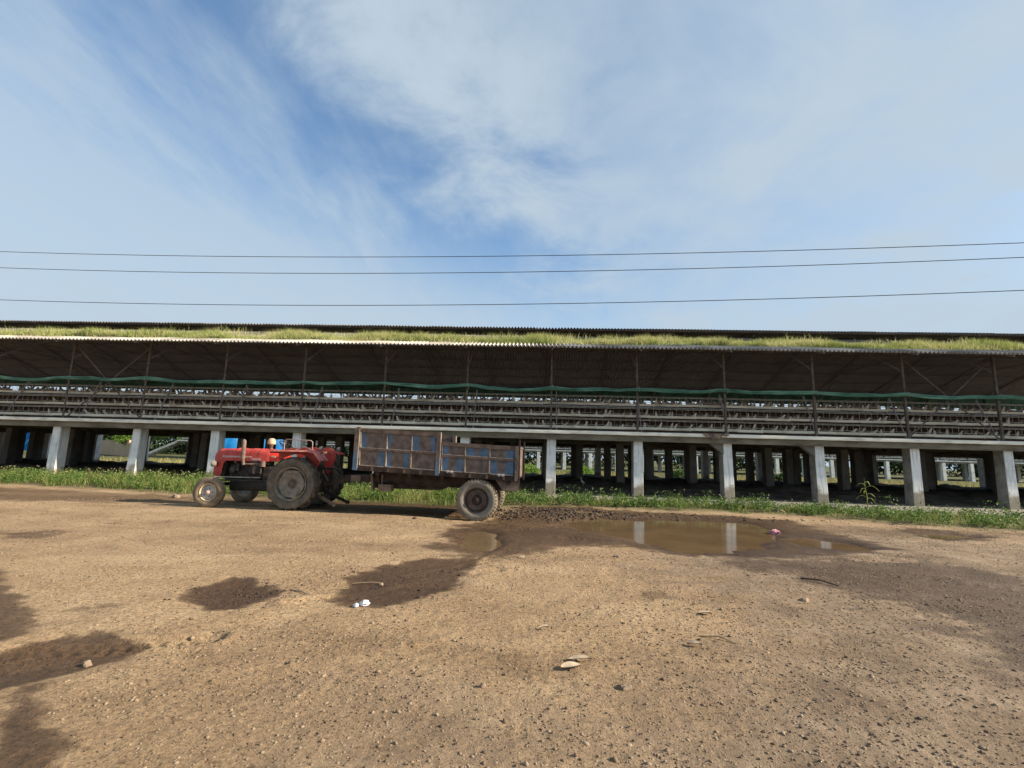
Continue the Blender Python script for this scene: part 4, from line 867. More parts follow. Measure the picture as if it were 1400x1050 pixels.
# ------------------------------------------------------------------ trailer
TLX, TLY = -1.3486, 11.3254+.92
tl_ = thing('trailer', 'rusty steel tipping trailer with worn blue panels hitched behind the tractor', 'trailer', (TLX, TLY, -.07), R(-2.0))
ZO = .07; TILT = .0358
def bz(x): return .975+ZO-TILT*x          # bottom of the bed
def pbox(mb, xa, xb, y0, y1, h0, h1):
    """box leaning with the bed; h above the bed bottom"""
    mb.add([(xa,y0,bz(xa)+h0),(xb,y0,bz(xb)+h0),(xb,y1,bz(xb)+h0),(xa,y1,bz(xa)+h0),(xa,y0,bz(xa)+h1),(xb,y0,bz(xb)+h1),(xb,y1,bz(xb)+h1),(xa,y1,bz(xa)+h1)],
           [(0,3,2,1),(4,5,6,7),(0,1,5,4),(1,2,6,5),(2,3,7,6),(3,0,4,7)])
YN = -.92
def bed_side(sg):
    y = YN*(1 if sg < 0 else -1)
    def ys(a, b):      # offsets inward from the outer face
        p, q = (y+a, y+b) if sg < 0 else (y-b, y-a); return p, q
    for nm, xs, H, mid in (('high', (-2.93,-2.27,-1.65,-1.04), .97, .47), ('low', (-.90,-.33,.26,.86), .76, .43)):
        side = None; mb = MB(); pbox(mb, xs[0]-.02, xs[-1]+.02, *ys(0, .05), H-.095, H); side = mb.build('top_rail', 'rust', tl_, 0)
        mb = MB(); pbox(mb, xs[0]-.02, xs[-1]+.02, *ys(.004, .045), mid-.028, mid+.028); mb.build('middle_rail', 'rust', tl_, 0)
        for i in range(3):
            for (h0, h1) in ((.075, mid-.028), (mid+.028, H-.095)):
                mb = MB(); nx, nz = 6, 4; V_ = []; Fc = []; pa = []
                ya, yb = ys(.033, .040)
                xa, xb = xs[i]+.022, xs[i+1]-.022; edge = random.choice((0, 0, 1, 1, 2, 3))
                for a in range(nx+1):
                    for c in range(nz+1):
                        xx = xa+(xb-xa)*a/nx; hh = h0+(h1-h0)*c/nz; dent = .006*float(pnoise(xx*3+y, hh*4+5*i, 81))
                        V_.append((xx, (ya if sg < 0 else yb)+dent, bz(xx)+hh)); u = a/nx
                        pa.append({0: .42*max(0, (u-.62)/.38), 1: .42*max(0, (.38-u)/.38), 2: .42*abs(u-.5)*2, 3: 0}[edge]+(.13 if nm == 'low' else .02))
                for a in range(nx):
                    for c in range(nz): q = a*(nz+1)+c; Fc.append((q, q+nz+1, q+nz+2, q+1))
                n0 = len(V_); back = [(px, (yb if sg < 0 else ya)+.004, pz) for px, _, pz in V_]; Fc += [tuple(n0+w for w in reversed(f)) for f in list(Fc)]
                mb.add(V_+back, Fc); po = mb.build('panel', 'blue_rust', tl_, 60); at = po.data.attributes.new('paint', 'FLOAT', 'POINT'); at.data.foreach_set('value', pa+pa)
                # worn pale arris along the cell's left and lower edges
                mb = MB(); pbox(mb, xa-.006, xa+.012, *ys(.006, .034), h0, h1); pbox(mb, xa+.0125, xb+.004, *ys(.006, .034), h0-.004, h0+.014); mb.build('worn_edge', 'worn_edge', po, 0)
        for xr in xs[1:-1]:
            for (h0, h1) in ((.075, mid-.028), (mid+.028, H-.095)):
                mb = MB(); pbox(mb, xr-.024, xr+.016, *ys(.006, .045), h0, h1); mb.build('rib', 'rust', tl_, 0)
    mb = MB(); pbox(mb, -2.95, .98, *ys(.002, .07), -.05, .071); mb.build('bed_beam', 'dark_rust', tl_, 0)
    for i in range(9):
        xx = -2.6+i*.4; mb = MB(); pbox(mb, xx, xx+.05, *ys(-.004, .0015), -.04, .05); mb.build('bed_bracket', 'rust', tl_, 0)
    # posts
    for xa, xb, ht, blue in ((-3.06,-2.955,.975,True),(-1.018,-.925,.985,True),(.885,.955,.765,False)):
        mb = MB(); pbox(mb, xa, xb, *ys(-.012, .062), -.045, ht); mb.v[4:8] = mb.v[4:8]; po = mb.build('post', 'blue_rust', tl_, 0); at = po.data.attributes.new('paint', 'FLOAT', 'POINT')
        at.data.foreach_set('value', [.40 if (blue and i < 4) else (.02 if blue else 0) for i in range(8)])
        mb = MB(); pbox(mb, xb+.0005, xb+.014, *ys(-.010, .03), 0, ht); mb.build('worn_edge', 'worn_edge', po, 0)
    for xx in (-.66, .57):
        mb = MB()
        for q in (-.05, .04): pbox(mb, xx+q-.028, xx+q+.022, *ys(-.022, -.006), .035, .105)
        p_, q_ = ys(-.02, -.008); mb.cyl((xx-.09, (p_+q_)/2, bz(xx)+.07), (xx+.08, (p_+q_)/2, bz(xx)+.066), .014, 8); mb.build('hinge', 'hinge', tl_, 30)
for sg in (-1, 1): bed_side(sg)
# floor, headboard, tailgate
mb = MB(); pbox(mb, -2.95, .95, -.85, .85, 0, .03); mb.build('bed_floor', 'dark_rust', tl_, 0)
for i in range(4):
    mb = MB(); yy = -.845+i*.4235; pbox(mb, -2.99, -2.965, yy, yy+.41, .0, .95); po = mb.build('headboard_panel', 'rust', tl_, 0)
mb = MB(); pbox(mb, -3.05, -2.955, -.855, .855, .96, 1.0); mb.build('headboard_rail', 'rust', tl_, 0)
for i in range(4):
    mb = MB(); yy = -.845+i*.4235; pbox(mb, .93, .945, yy, yy+.41, .03, .72); mb.build('tailgate_panel', 'rust', tl_, 0)
mb = MB(); pbox(mb, .92, .965, -.855, .855, .722, .76); mb.build('tailgate_rail', 'rust', tl_, 0)
for yy in (-.93, .87):
    mb = MB(); pbox(mb, .962, 1.005, yy, yy+.06, -.10, .93); mb.build('rear_stake', 'dark_rust', tl_, 0)
# chassis
for sg in (-1, 1):
    mb = MB(); pbox(mb, -2.7, .9, sg*.42-.05, sg*.42+.05, -.30, -.052); pbox(mb, -2.7, .9, sg*.42-.07, sg*.42+.07, -.325, -.302); mb.build('chassis_beam', 'dark_rust', tl_, 0)
    mb = MB(); mb.bar((-.42,sg*.62,.66), (-.02,sg*.62,.50), .06, .05); mb.bar((-.02,sg*.62,.50), (.40,sg*.62,.66), .06, .05); mb.bar((-.30,sg*.62,.68), (.28,sg*.62,.68), .06, .03); mb.build('leaf_spring', 'dark_rust', tl_, 0)
for xx in (-2.5, -1.7, -.9, -.1, .7):
    mb = MB(); pbox(mb, xx, xx+.08, -.86, .86, -.13, -.005); mb.build('cross_member', 'dark_rust', tl_, 0)
mb = MB(); mb.cyl((0,-.78,.495), (0,.78,.495), .055, 14); mb.build('axle', 'dark_rust', tl_)
mb = MB(); mb.prism([(-2.75,.66),(-1.0,.66),(-.7,.78),(-.7,.98),(-2.75,1.02)], -.36, -.34); mb.build('side_skirt', 'dark_rust', tl_, 0)
# drawbar
mb = MB(); mb.bar((-2.6,-.40,.90), (-3.6,-.09,.86), .10, .16); mb.bar((-2.6,.40,.90), (-3.6,.09,.86), .10, .16); mb.bar((-3.4,0,.86), (-4.12,0,.70), .13, .13); mb.cyl((-4.16,0,.62), (-4.16,0,.76), .075, 14); mb.build('drawbar', 'dark_rust', tl_, 30)
mb = MB(); mb.box(-3.35, -2.96, -.30, .30, .80, .95, .01); mb.build('drawbar_plate', 'tan_metal', tl_, 0)
# parking leg and block
for q in (0, 1):
    mb = MB(); xq = -2.72+q*.16; mb.bar((xq,-.50,1.02), (xq+.06+.03*q,-.50,.60), .05, .11, (0,1,0)); mb.build('parking_leg', 'tan_metal' if q == 0 else 'dark_rust', tl_, 0)
mb = MB(); mb.box(-2.50, -2.17, -.62, -.40, .60, .77, .01); mb.bar((-2.45,-.5,.77), (-2.45,-.5,1.0), .04); mb.build('tool_box', 'tan_metal', tl_, 0)
# rear bumper plate
mb = MB(); mb.prism([(.42,.98),(.98,.96),(.96,.72),(.60,.74)], -.84, -.82); mb.build('rear_plate', 'rust', tl_, 0)
mb = MB(); mb.prism([(.68,.78),(.955,.86),(.95,.715),(.62,.735)], -.845, -.8405); mb.build('rear_flap', 'tan_metal', tl_, 0)
def trailer_wheel(sg):
    o = lug_tyre(.495, .25, 0, .016, 'rubber_light', 'tyre', tl_, (0, sg*.795, .495), sg, .285, bulge=.06); o.rotation_euler = (0, .3, 0)
    block_lugs(.497, .25, 38, .016).build('tread_blocks', 'rubber_dusty', o, 30)
    y = lambda t: sg*t
    mb = MB(); mb.lathe([(.282,y(.085)),(.297,y(.102)),(.283,y(.108)),(.272,y(.09)),(.268,y(.03)),(.282,y(-.08))], 44); mb.build('rim', 'rim_brown', o, 40)
    mb = MB(); mb.lathe([(.272,y(.02)),(.235,y(.052)),(.20,y(.062)),(.12,y(.045)),(.115,y(.03))], 44); mb.build('wheel_disc', 'rim_brown', o, 40)
    mb = MB(); mb.lathe([(.12,y(.03)),(.10,y(.07)),(.062,y(.078)),(.058,y(.125)),(.04,y(.135)),(.001,y(.135))], 24); mb.build('hub', 'dark_rust', o, 40)
    mb = MB(); nuts(mb, 8, .158, y(.04), y(.078), .017); nuts(mb, 6, .08, y(.06), y(.09), .009); mb.build('wheel_nuts', 'rust', o, 0)
for sg in (-1, 1): trailer_wheel(sg)

# ------------------------------------------------------------------ grass
def blades(x, y, z, h, w, lean, rng, segs=2):
    n = len(x); az = rng.uniform(0, 2*PI, n); la = rng.uniform(0, 2*PI, n); le = lean*rng.uniform(.3, 1.3, n)*h
    wx, wy = np.cos(az)*w/2, np.sin(az)*w/2; dx, dy = np.cos(la)*le, np.sin(la)*le
    V = np.zeros((n, 5, 3))
    for i, (sx, t, s) in enumerate(((-1,0,1),(1,0,1),(1,.55,.8),(-1,.55,.8),(0,1,0))):
        V[:, i, 0] = x+sx*wx*s+dx*t**1.8; V[:, i, 1] = y+sx*wy*s+dy*t**1.8; V[:, i, 2] = z+h*t*(1-.25*lean*t)
    b = np.arange(n)[:, None]*5
    T = np.concatenate([b+np.array([[0,1,2]]), b+np.array([[0,2,3]]), b+np.array([[3,2,4]])])
    return V.reshape(-1, 3), T
def leafcards(x, y, z, s, rng, up=.3):
    n = len(x); d = rng.normal(size=(n, 3)); d[:, 2] += up; d /= np.linalg.norm(d, axis=1)[:, None]; a = rng.normal(size=(n, 3)); e = np.cross(d, a); e /= np.linalg.norm(e, axis=1)[:, None]
    nn = np.cross(d, e); P = np.stack([x, y, z], -1); V = np.zeros((n, 4, 3)); s = s[:, None]
    V[:, 0] = P; V[:, 1] = P+d*s*.5+e*s*.26+nn*s*.06; V[:, 2] = P+d*s; V[:, 3] = P+d*s*.5-e*s*.26+nn*s*.06
    b = np.arange(n)[:, None]*4; T = np.concatenate([b+np.array([[0,1,2]]), b+np.array([[0,2,3]])]); return V.reshape(-1, 3), T
def front_grass():
    rng = RNG; N_ = 90000; x = rng.uniform(-26, 20, N_); t = rng.beta(1.1, 1.2, N_); y = gfront(x)+(gback(x)-gfront(x))*t+rng.normal(0, .12, N_)
    dens = np.where(x > 0, .30, .46)+1.6*fbm(x*.6, y*.8, 3, 90)+.6*fbm(x*2.6, y*2.6, 2, 97)-.35*sstep(.0, 3.5, x)*sstep(9, 6, x)*sstep(.5, 1, t)
    edge = sstep(0, .7, y-gfront(x)+.9*fbm(x*.9, y*.5+3, 3, 91))
    keep = rng.uniform(0, 1, N_) < np.clip(dens, .05, 1)*edge
    keep &= ~((np.abs(x+1.35) < .9) & (y < 14.3)); x, y, t = x[keep], y[keep], t[keep]
    base = np.where(x < -9, .34, np.where(x < 0, .30, .17))*(.75+.8*np.clip(fbm(x*.8, y*.8, 3, 93)+.4, 0, 1))*(.5+.5*sstep(0, .8, y-gfront(x)))
    h = base*rng.uniform(.4, 1.3, len(x))*(.7+.9*np.clip(fbm(x*1.7, y*1.7, 2, 99)+.35, 0, 1)); V, T = blades(x, y, ground_h(x, y)-.01, h, rng.uniform(.008, .018, len(x)), .55, rng)
    tag(link('grass', raw_mesh('grass', V, T, 3, ['grass'])), 'green grass strip along the foot of the shed', 'grass', kind='stuff')
    # leafy weeds in clumps
    X, Y, Z, Sz = [], [], [], []
    for i in range(900):
        cx = rng.uniform(-24, 18); tt = rng.uniform(.1, 1); cy = gfront(cx)+(gback(cx)-gfront(cx))*tt
        if abs(cx+1.35) < 1 and cy < 14.4: continue
        hh = rng.uniform(.12, .42)*(1.15 if cx < -8 else (.75 if rng.uniform() < .85 else 1.3)); n = int(rng.integers(30, 75)); q = rng.normal(size=(n, 2))*hh*.33; g0 = gz(cx, cy)
        X.append(cx+q[:, 0]); Y.append(cy+q[:, 1]); Z.append(g0+hh*rng.uniform(.1, 1, n)**.8); Sz.append(rng.uniform(.035, .085, n))
    V, T = leafcards(np.concatenate(X), np.concatenate(Y), np.concatenate(Z), np.concatenate(Sz), rng, .4)
    tag(link('weeds', raw_mesh('weeds', V, T, 3, ['weed'])), 'low leafy weeds growing among the grass by the shed', 'weeds', kind='stuff')
    # small cream flower heads, left of the tractor mostly
    N_ = 330; x = np.where(rng.uniform(0, 1, N_) < .7, rng.uniform(-23, -9, N_), rng.uniform(-9, 14, N_)); y = gfront(x)+(gback(x)-gfront(x))*rng.uniform(.35, 1.0, N_); g0 = ground_h(x, y); hh = rng.uniform(.3, .55, N_)*np.where(x < -9, 1.05, .75)
    V, T = blades(x, y, g0, hh, np.full(N_, .010), .15, rng); VV = [V]; TT = [T]; o = len(V)
    for q in range(4):
        V, T = leafcards(x+rng.normal(0, .015, N_), y+rng.normal(0, .015, N_), g0+hh*.93+rng.uniform(0, .03, N_), rng.uniform(.022, .042, N_), rng, .6); VV.append(V); TT.append(T+o); o += len(V)
    me = raw_mesh('wild_flowers', np.concatenate(VV), np.concatenate(TT), 3, ['weed', 'flower']); mi = np.zeros(len(me.polygons), np.int32); mi[len(TT[0]):] = 1; me.polygons.foreach_set('material_index', mi)
    tag(link('wild_flowers', me), 'small cream flower heads above the weeds', 'flowers', kind='stuff')
front_grass()
def roof_grass():
    rng = RNG; N_ = 170000; x = rng.uniform(-34, 30, N_); u = rng.gamma(1.6, .55, N_)+.85+.30*fbm(x*.6, x*0+1, 3, 101)+.2*sstep(1, 7, x)*sstep(13, 8, x); keep = u < 4.8
    den = .66+1.3*fbm(x*.30, u*.4, 3, 103)+.7*fbm(x*2.2, u*1.5, 2, 105); keep &= rng.uniform(0, 1, N_) < np.clip(den, .12, 1); x, u = x[keep], u[keep]
    y = YE+u*math.cos(sl); z = ZE+u*math.sin(sl)-.01
    tall = np.clip(fbm(x*.45, u*.5, 3, 107)+.5, .1, 1)
    h = (.10+.30*tall)*rng.uniform(.4, 1.5, len(x))*sstep(.45, 1.2, u); V, T = blades(x, y, z, h, rng.uniform(.010, .020, len(x)), .45, rng)
    tag(link('roof_grass', raw_mesh('roof_grass', V, T, 3, ['roof_grass'])), 'yellow-green grass growing along the corrugated roof above the eave', 'grass', kind='stuff')
roof_grass()
def back_grass():
    rng = RNG; N_ = 22000; x = rng.uniform(-45, 45, N_); y = rng.uniform(33, 48, N_); keep = rng.uniform(0, 1, N_) < np.clip(.5+1.2*fbm(x*.2, y*.3, 3, 111), 0, 1); x, y = x[keep], y[keep]
    V, T = blades(x, y, np.zeros(len(x)), rng.uniform(.2, .6, len(x)), rng.uniform(.02, .05, len(x)), .5, rng)
    tag(link('dry_grass', raw_mesh('dry_grass', V, T, 3, ['dry_grass'])), 'sunlit yellowish grass seen beyond the shed columns', 'grass', kind='stuff')
back_grass()

# ------------------------------------------------------------------ gravel
def gravel():
    rng = RNG; N_ = 90000
    r = 2.0+16*rng.uniform(0, 1, N_)**1.9; a = rng.uniform(-.95, .95, N_); x = r*np.sin(a); y = r*np.cos(a)
    dens = .35+1.3*np.clip(fbm(x*.5, y*.5, 3, 121)+.2, 0, 1); dens = dens*np.where(x > 1.5, 1.3, 1)
    wetm = np.zeros(N_, bool)
    for q in (0, 1, 2, 3, 4, 5): wetm |= sdf(WET_DARK[q][0], x, y) > -.05
    keep = (rng.uniform(0, 1, N_) < dens) & ~wetm & (y < 13.5) & (np.abs(ground_h(x, y)) < .045); x, y = x[keep], y[keep]; n = len(x)
    s = np.exp(rng.normal(-5.65, .45, n))*(1+.11*np.hypot(x, y)); s = np.minimum(s, .018)
    p = (1+5**.5)/2; ico = np.array([(-1,p,0),(1,p,0),(-1,-p,0),(1,-p,0),(0,-1,p),(0,1,p),(0,-1,-p),(0,1,-p),(p,0,-1),(p,0,1),(-p,0,-1),(-p,0,1)])/1.9
    fc = np.array([(0,11,5),(0,5,1),(0,1,7),(0,7,10),(0,10,11),(1,5,9),(5,11,4),(11,10,2),(10,7,6),(7,1,8),(3,9,4),(3,4,2),(3,2,6),(3,6,8),(3,8,9),(4,9,5),(2,4,11),(6,2,10),(8,6,7),(9,8,1)])
    V = ico[None]*s[:, None, None]*rng.uniform(.65, 1.25, (n, 12, 1)); rot = rng.uniform(0, 2*PI, n); c, sn = np.cos(rot)[:, None], np.sin(rot)[:, None]
    ax = rng.uniform(.7, 1.5, n)[:, None]; vx = V[..., 0]*ax; vy = V[..., 1]; vz = V[..., 2]*rng.uniform(.5, .85, n)[:, None]
    V = np.stack([vx*c-vy*sn+x[:, None], vx*sn+vy*c+y[:, None], vz+(ground_h(x, y)+s*.0)[:, None]], -1)
    T = (np.arange(n)[:, None, None]*12+fc[None]).reshape(-1, 3)
    tag(link('gravel', raw_mesh('gravel', V.reshape(-1, 3), T, 3, ['pebble'])), 'fine brown gravel scattered over the dirt yard', 'gravel', kind='stuff')
gravel()

def clods():
    rng = RNG; n = 2600; x = np.concatenate([rng.normal(.6, 1.1, n-900), rng.normal(-3.05, .30, 350), rng.normal(-1.4, .45, 350), rng.normal(3.5, 2.2, 200)])
    y = np.concatenate([rng.normal(12.9, .75, n-900), rng.normal(5.0, .25, 350), rng.normal(5.8, .5, 350), rng.normal(13.4, .3, 200)]); n = len(x)
    s = np.exp(rng.normal(-3.9, .45, n)); s = np.where(y < 8, s*.28, s); s = np.minimum(s, .05); k = ground_h(x, y) > WATER_Z+.01; x, y, s = x[k], y[k], s[k]; n = len(x)
    p = (1+5**.5)/2; ico = np.array([(-1,p,0),(1,p,0),(-1,-p,0),(1,-p,0),(0,-1,p),(0,1,p),(0,-1,-p),(0,1,-p),(p,0,-1),(p,0,1),(-p,0,-1),(-p,0,1)])/1.9
    fc = np.array([(0,11,5),(0,5,1),(0,1,7),(0,7,10),(0,10,11),(1,5,9),(5,11,4),(11,10,2),(10,7,6),(7,1,8),(3,9,4),(3,4,2),(3,2,6),(3,6,8),(3,8,9),(4,9,5),(2,4,11),(6,2,10),(8,6,7),(9,8,1)])
    V = ico[None]*s[:,None,None]*rng.uniform(.55,1.4,(n,12,1)); V = V*np.array([1.3,1,.7])+np.stack([x, y, ground_h(x, y)+s*.1], -1)[:,None,:]
    T = (np.arange(n)[:,None,None]*12+fc[None]).reshape(-1,3); tag(link('mud_clods', raw_mesh('mud_clods', V.reshape(-1,3), T, 3, ['mud'])), 'dark churned mud clods around the trailer wheel and puddles', 'mud', kind='stuff')
MT['mud'] = mat('mud', [(.024,.016,.011),(.045,.030,.020),(.075,.052,.036)], 5, .75, island=.4)
clods()
# ------------------------------------------------------------------ single small things on the ground
def stone(x, y, sx, sy, sz, label, seed, mt='stone'):
    rr = np.random.default_rng(seed); mb = MB(); n, k = 9, 6; rings = []
    for i in range(k):
        ph = PI*(i+.25)/(k-.5); rings.append([(sx*math.sin(ph)*math.cos(2*PI*j/n)*rr.uniform(.68,1.2), sy*math.sin(ph)*math.sin(2*PI*j/n)*rr.uniform(.68,1.2), -sz*math.cos(ph)*rr.uniform(.75,1.15)) for j in range(n)])
    mb.loft(rings); tag(mb.build('stone', mt, None, 18, (x, y, gz(x, y)+sz*.2), (0, 0, rr.uniform(0, 6))), label, 'stone')
stone(.61, 3.36, .055, .045, .022, 'large half-buried stone in the foreground below the dry leaves', 1)
stone(-.31, 3.25, .022, .018, .02, 'small angular stone casting a shadow left of the dry leaves', 2)
stone(2.96, 5.62, .07, .045, .032, 'tan stone below the dark stick on the right side of the yard', 3)
stone(-3.01, 3.31, .035, .028, .025, 'pale stone at the edge of the large wet streak on the left', 4)
stone(-10.46, 13.62, .14, .10, .09, 'grey stone on the ground ahead of the tractor', 5)
stone(-.19, 7.26, .07, .05, .02, 'flat pale stone below the small round puddle', 6)
stone(-1.72, 5.55, .04, .03, .025, 'small pale stone on the wet patch by the crumpled paper', 8)
stone(1.25, 7.55, .07, .04, .018, 'pale stone on the near bank of the wide puddle', 9)
stone(7.28, 15.0, .24, .12, .07, 'flat pale slab at the grass edge behind the wide puddle', 10)
def leafshape(x, y, L_, W_, rz, label, cat='leaf', mt='dry_leaf', name='dry_leaf'):
    mb = MB(); n = 8; top = []; 
    for i in range(n+1):
        t = i/n; w = W_*math.sin(PI*t)**.7*(1-.25*t); top.append((t*L_-L_/2, w, .012*math.sin(PI*t)))
    V_ = []
    for (px, w, pz) in top: V_ += [(px, -w/2, pz+.010), (px, 0, pz), (px, w/2, pz+.012)]
    k = len(V_); V_ += [(a, b_, c-.003) for a, b_, c in V_]; Fc = []
    for i in range(n):
        for q in (0, 1): a = i*3+q; Fc += [(a, a+3, a+4, a+1), (k+a, k+a+1, k+a+4, k+a+3)]
    mb.add(V_, Fc); tag(mb.build(name, mt, None, 60, (x, y, gz(x, y)+.012), (random.uniform(-.1,.1), random.uniform(-.1,.1), rz)), label, cat)
leafshape(.27, 3.60, .16, .075, .45, 'nearer of the two curled dry leaves in the foreground')
leafshape(.345, 3.72, .17, .065, .05, 'farther of the two dry leaves in the foreground')
leafshape(1.66, 4.93, .12, .07, .1, 'single pale dry leaf right of the foreground leaf pair')
leafshape(1.30, 4.15, .12, .06, -.4, 'faded flat leaf near the bent pale twig')
leafshape(.10, 4.35, .09, .045, .3, 'small tan leaf left of the foreground leaf pair')
def stick(pts, r, label, mt='stick'):
    mb = MB(); c = Vector(pts[0]); z0 = gz(c.x, c.y); mb.tube([(p[0]-c.x, p[1]-c.y, p[2]) for p in pts], [r*(1-.5*i/len(pts)) for i in range(len(pts))], 6); tag(mb.build('stick', mt, None, 40, (c.x, c.y, z0+r*.7)), label, 'stick')
stick([(3.45,6.62,0),(3.6,6.46,.02),(3.72,6.28,.0)], .011, 'short dark stick on the damp ground at right', 'dark_stick')
stick([(-2.55,5.12,0),(-2.4,5.05,.01),(-2.28,4.98,0)], .008, 'pale twig between the two dark wet patches')
stick([(-2.05,5.55,0),(-1.85,5.60,.01),(-1.72,5.62,0)], .006, 'pale twig at the edge of the wet patch with the paper')
stick([(1.40,4.36,0),(1.55,4.33,.015),(1.66,4.22,0)], .006, 'thin bent pale twig in the foreground right of centre')
def crumple(name, x, y, s, mt, label, cat, seed, flat=.6):
    rr = np.random.default_rng(seed); mb = MB(); n, k = 16, 10; rings = []
    for i in range(k):
        ph = PI*(i+.2)/(k-.6); rings.append([(s*1.25*math.sin(ph)*math.cos(2*PI*j/n)*(1+.45*rr.normal()*.6), s*math.sin(ph)*math.sin(2*PI*j/n)*(1+.45*rr.normal()*.6), -s*flat*math.cos(ph)*(1+.3*rr.normal()*.6)) for j in range(n)])
    mb.loft(rings); tag(mb.build(name, mt, None, 25, (x, y, gz(x, y)+s*flat*.7), (0, 0, rr.uniform(0, 6))), label, cat)
crumple('plastic_bag', 5.24, 10.98, .095, 'pink', 'crumpled pink plastic bag at the right end of the wide puddle', 'bag', 3)
crumple('crumpled_paper', -1.64, 4.80, .034, 'paper', 'larger crumpled white paper scrap on the dark wet patch', 'paper', 5, .8)
crumple('crumpled_paper', -1.70, 4.74, .024, 'paper', 'smaller crumpled white paper scrap on the dark wet patch', 'paper', 6, .7)
# maize seedling by the column on the right
mz = thing('maize_plant', 'young yellow-green maize plant standing alone between the right columns', 'plant', (11.85, 18.0, gz(11.85, 18.0))); mz.scale = (.7, .7, .7)
mb = MB(); mb.tube([(0,0,0),(.02,0,.5),(-.03,.02,1.0),(-.05,.0,1.45)], [.022,.020,.014,.004], 8); mb.build('stem', 'maize', mz)
for i in range(8):
    a = i*2.4+.3; L_ = random.uniform(.45,.8); z0 = .35+.12*i; mb = MB(); V_ = []; n = 8
    for q in range(n+1):
        t = q/n; rr_ = L_*t*.75; zz = z0+L_*(.75*t-.95*t*t); w = .032*math.sin(PI*min(1, t*.9+.1))+.003
        cx, cy = math.cos(a)*rr_, math.sin(a)*rr_; V_ += [(cx-math.sin(a)*w, cy+math.cos(a)*w, zz), (cx, cy, zz-.012), (cx+math.sin(a)*w, cy-math.cos(a)*w, zz)]
    mb.add(V_, [(j*3+p, j*3+p+1, j*3+p+4, j*3+p+3) for j in range(n) for p in (0, 1)]); mb.build('leaf', 'maize', mz, 60)
# egret under the shed
mb = MB(); mb.tube([(.16,0,.36),(.08,0,.40),(-.02,0,.46),(-.12,0,.55),(-.17,0,.62),(-.16,0,.72),(-.19,0,.80),(-.24,0,.83),(-.28,0,.82),(-.36,0,.80)], [.008,.045,.075,.07,.04,.024,.02,.026,.015,.003], 10)
for yy in (-.03, .03): mb.tube([(-.02,yy,.42),(0,yy,.22),(-.02,yy,.0),(-.08,yy,.0)], [.02,.010,.009,.006], 6)
tag(mb.build('egret', 'egret', None, 60, (2.05, 21.0, .20), (0, 0, .4)), 'pale egret standing on the dark manure under the shed', 'bird').scale = (.58, .58, .58)

# ------------------------------------------------------------------ what lies behind
back = thing('poultry_shed', 'second raised poultry shed seen far behind between the columns', 'shed', (0, 64, 0))
cb = colmesh(.40, .42, 5, 'concrete_paint')
for k in range(-14, 20):
    for yy in (0, 5.0): link('column', cb, back, (k*S+.3, yy, 0))
mb = MB(); mb.box(-50, 70, -.12, 1.5, ZT-.14, ZT); mb.build('floor_lip', 'concrete_paint', back, 0)
mb = MB(); mb.box(-50, 70, .02, .3, ZB, ZT-.141); mb.build('edge_beam', 'beam', back, 0)
mb = MB(); mb.box(-50, 70, 1.5, 12, ZT-.15, ZT-.02); mb.build('floor_slab', 'beam', back, 0)
for t in range(3):
    mb = MB(); mb.box(-50, 70, .7+.3*t, .8+.3*t, ZT+.15+.5*t, ZT+.28+.5*t); mb.build('feed_trough', 'trough', back, 0)
    mb = MB(); mb.box(-50, 70, 1.3+.2*t, 1.32+.2*t, ZT+.1+.5*t, ZT+.55+.5*t); mb.build('back_board', 'board', back, 0)
    mb = MB()
    for q in range(600): xq = -50+q*.2+random.uniform(-.05,.05); mb.bar((xq, .85+.3*t, ZT+.28+.5*t), (xq, .85+.3*t, ZT+.36+.5*t+random.uniform(0,.14)), random.uniform(.04,.09))
    tag(mb.build('hens_in_cages', 'hen', back, 0), kind='stuff')
for k in range(-14, 20):
    mb = MB(); mb.box(k*S+.26, k*S+.34, .3, .38, ZT, 6.0); mb.build('post', 'steel_post', back, 0)
mb = MB(); mb.add([(-50,-.7,5.76),(70,-.7,5.76),(70,6,8),(-50,6,8),(-50,-.7,5.70),(70,-.7,5.70),(70,6,7.94),(-50,6,7.94)], [(0,1,2,3),(7,6,5,4),(0,4,5,1),(1,5,6,2),(2,6,7,3),(3,7,4,0)]); mb.build('roof_slope', 'sheet_top', back, 0)
mb = MB(); mb.add([(-50,12.7,5.76),(70,12.7,5.76),(70,6.01,8),(-50,6.01,8),(-50,12.7,5.70),(70,12.7,5.70),(70,6.01,7.94),(-50,6.01,7.94)], [(3,2,1,0),(4,5,6,7),(1,5,4,0),(2,6,5,1),(3,7,6,2),(0,4,7,3)]); mb.build('roof_slope', 'sheet_under', back, 0)
stair = thing('staircase', 'pale concrete staircase rising at the left end of the far shed', 'stairs', (-55.5, 64.6, 0))
for i in range(11):
    mb = MB(); mb.box(i*.5, i*.5+.55, 0, 1.4, .06+i*.225, .22+i*.225); mb.build('step', 'slab', stair, 0)
mb = MB(); mb.bar((0,-.05,.1), (5.5,-.05,2.5), .1, .3); mb.build('stringer', 'slab', stair, 0)
wl = MB(); wl.box(0, 66, 0, .25, -.2, 2.4); wl_o = wl.build('boundary_wall', 'peach_wall', None, 0, (-112, 108, 0), (0, 0, R(-38))); tag(wl_o, 'sunlit peach boundary wall seen far left beyond the columns', 'wall')
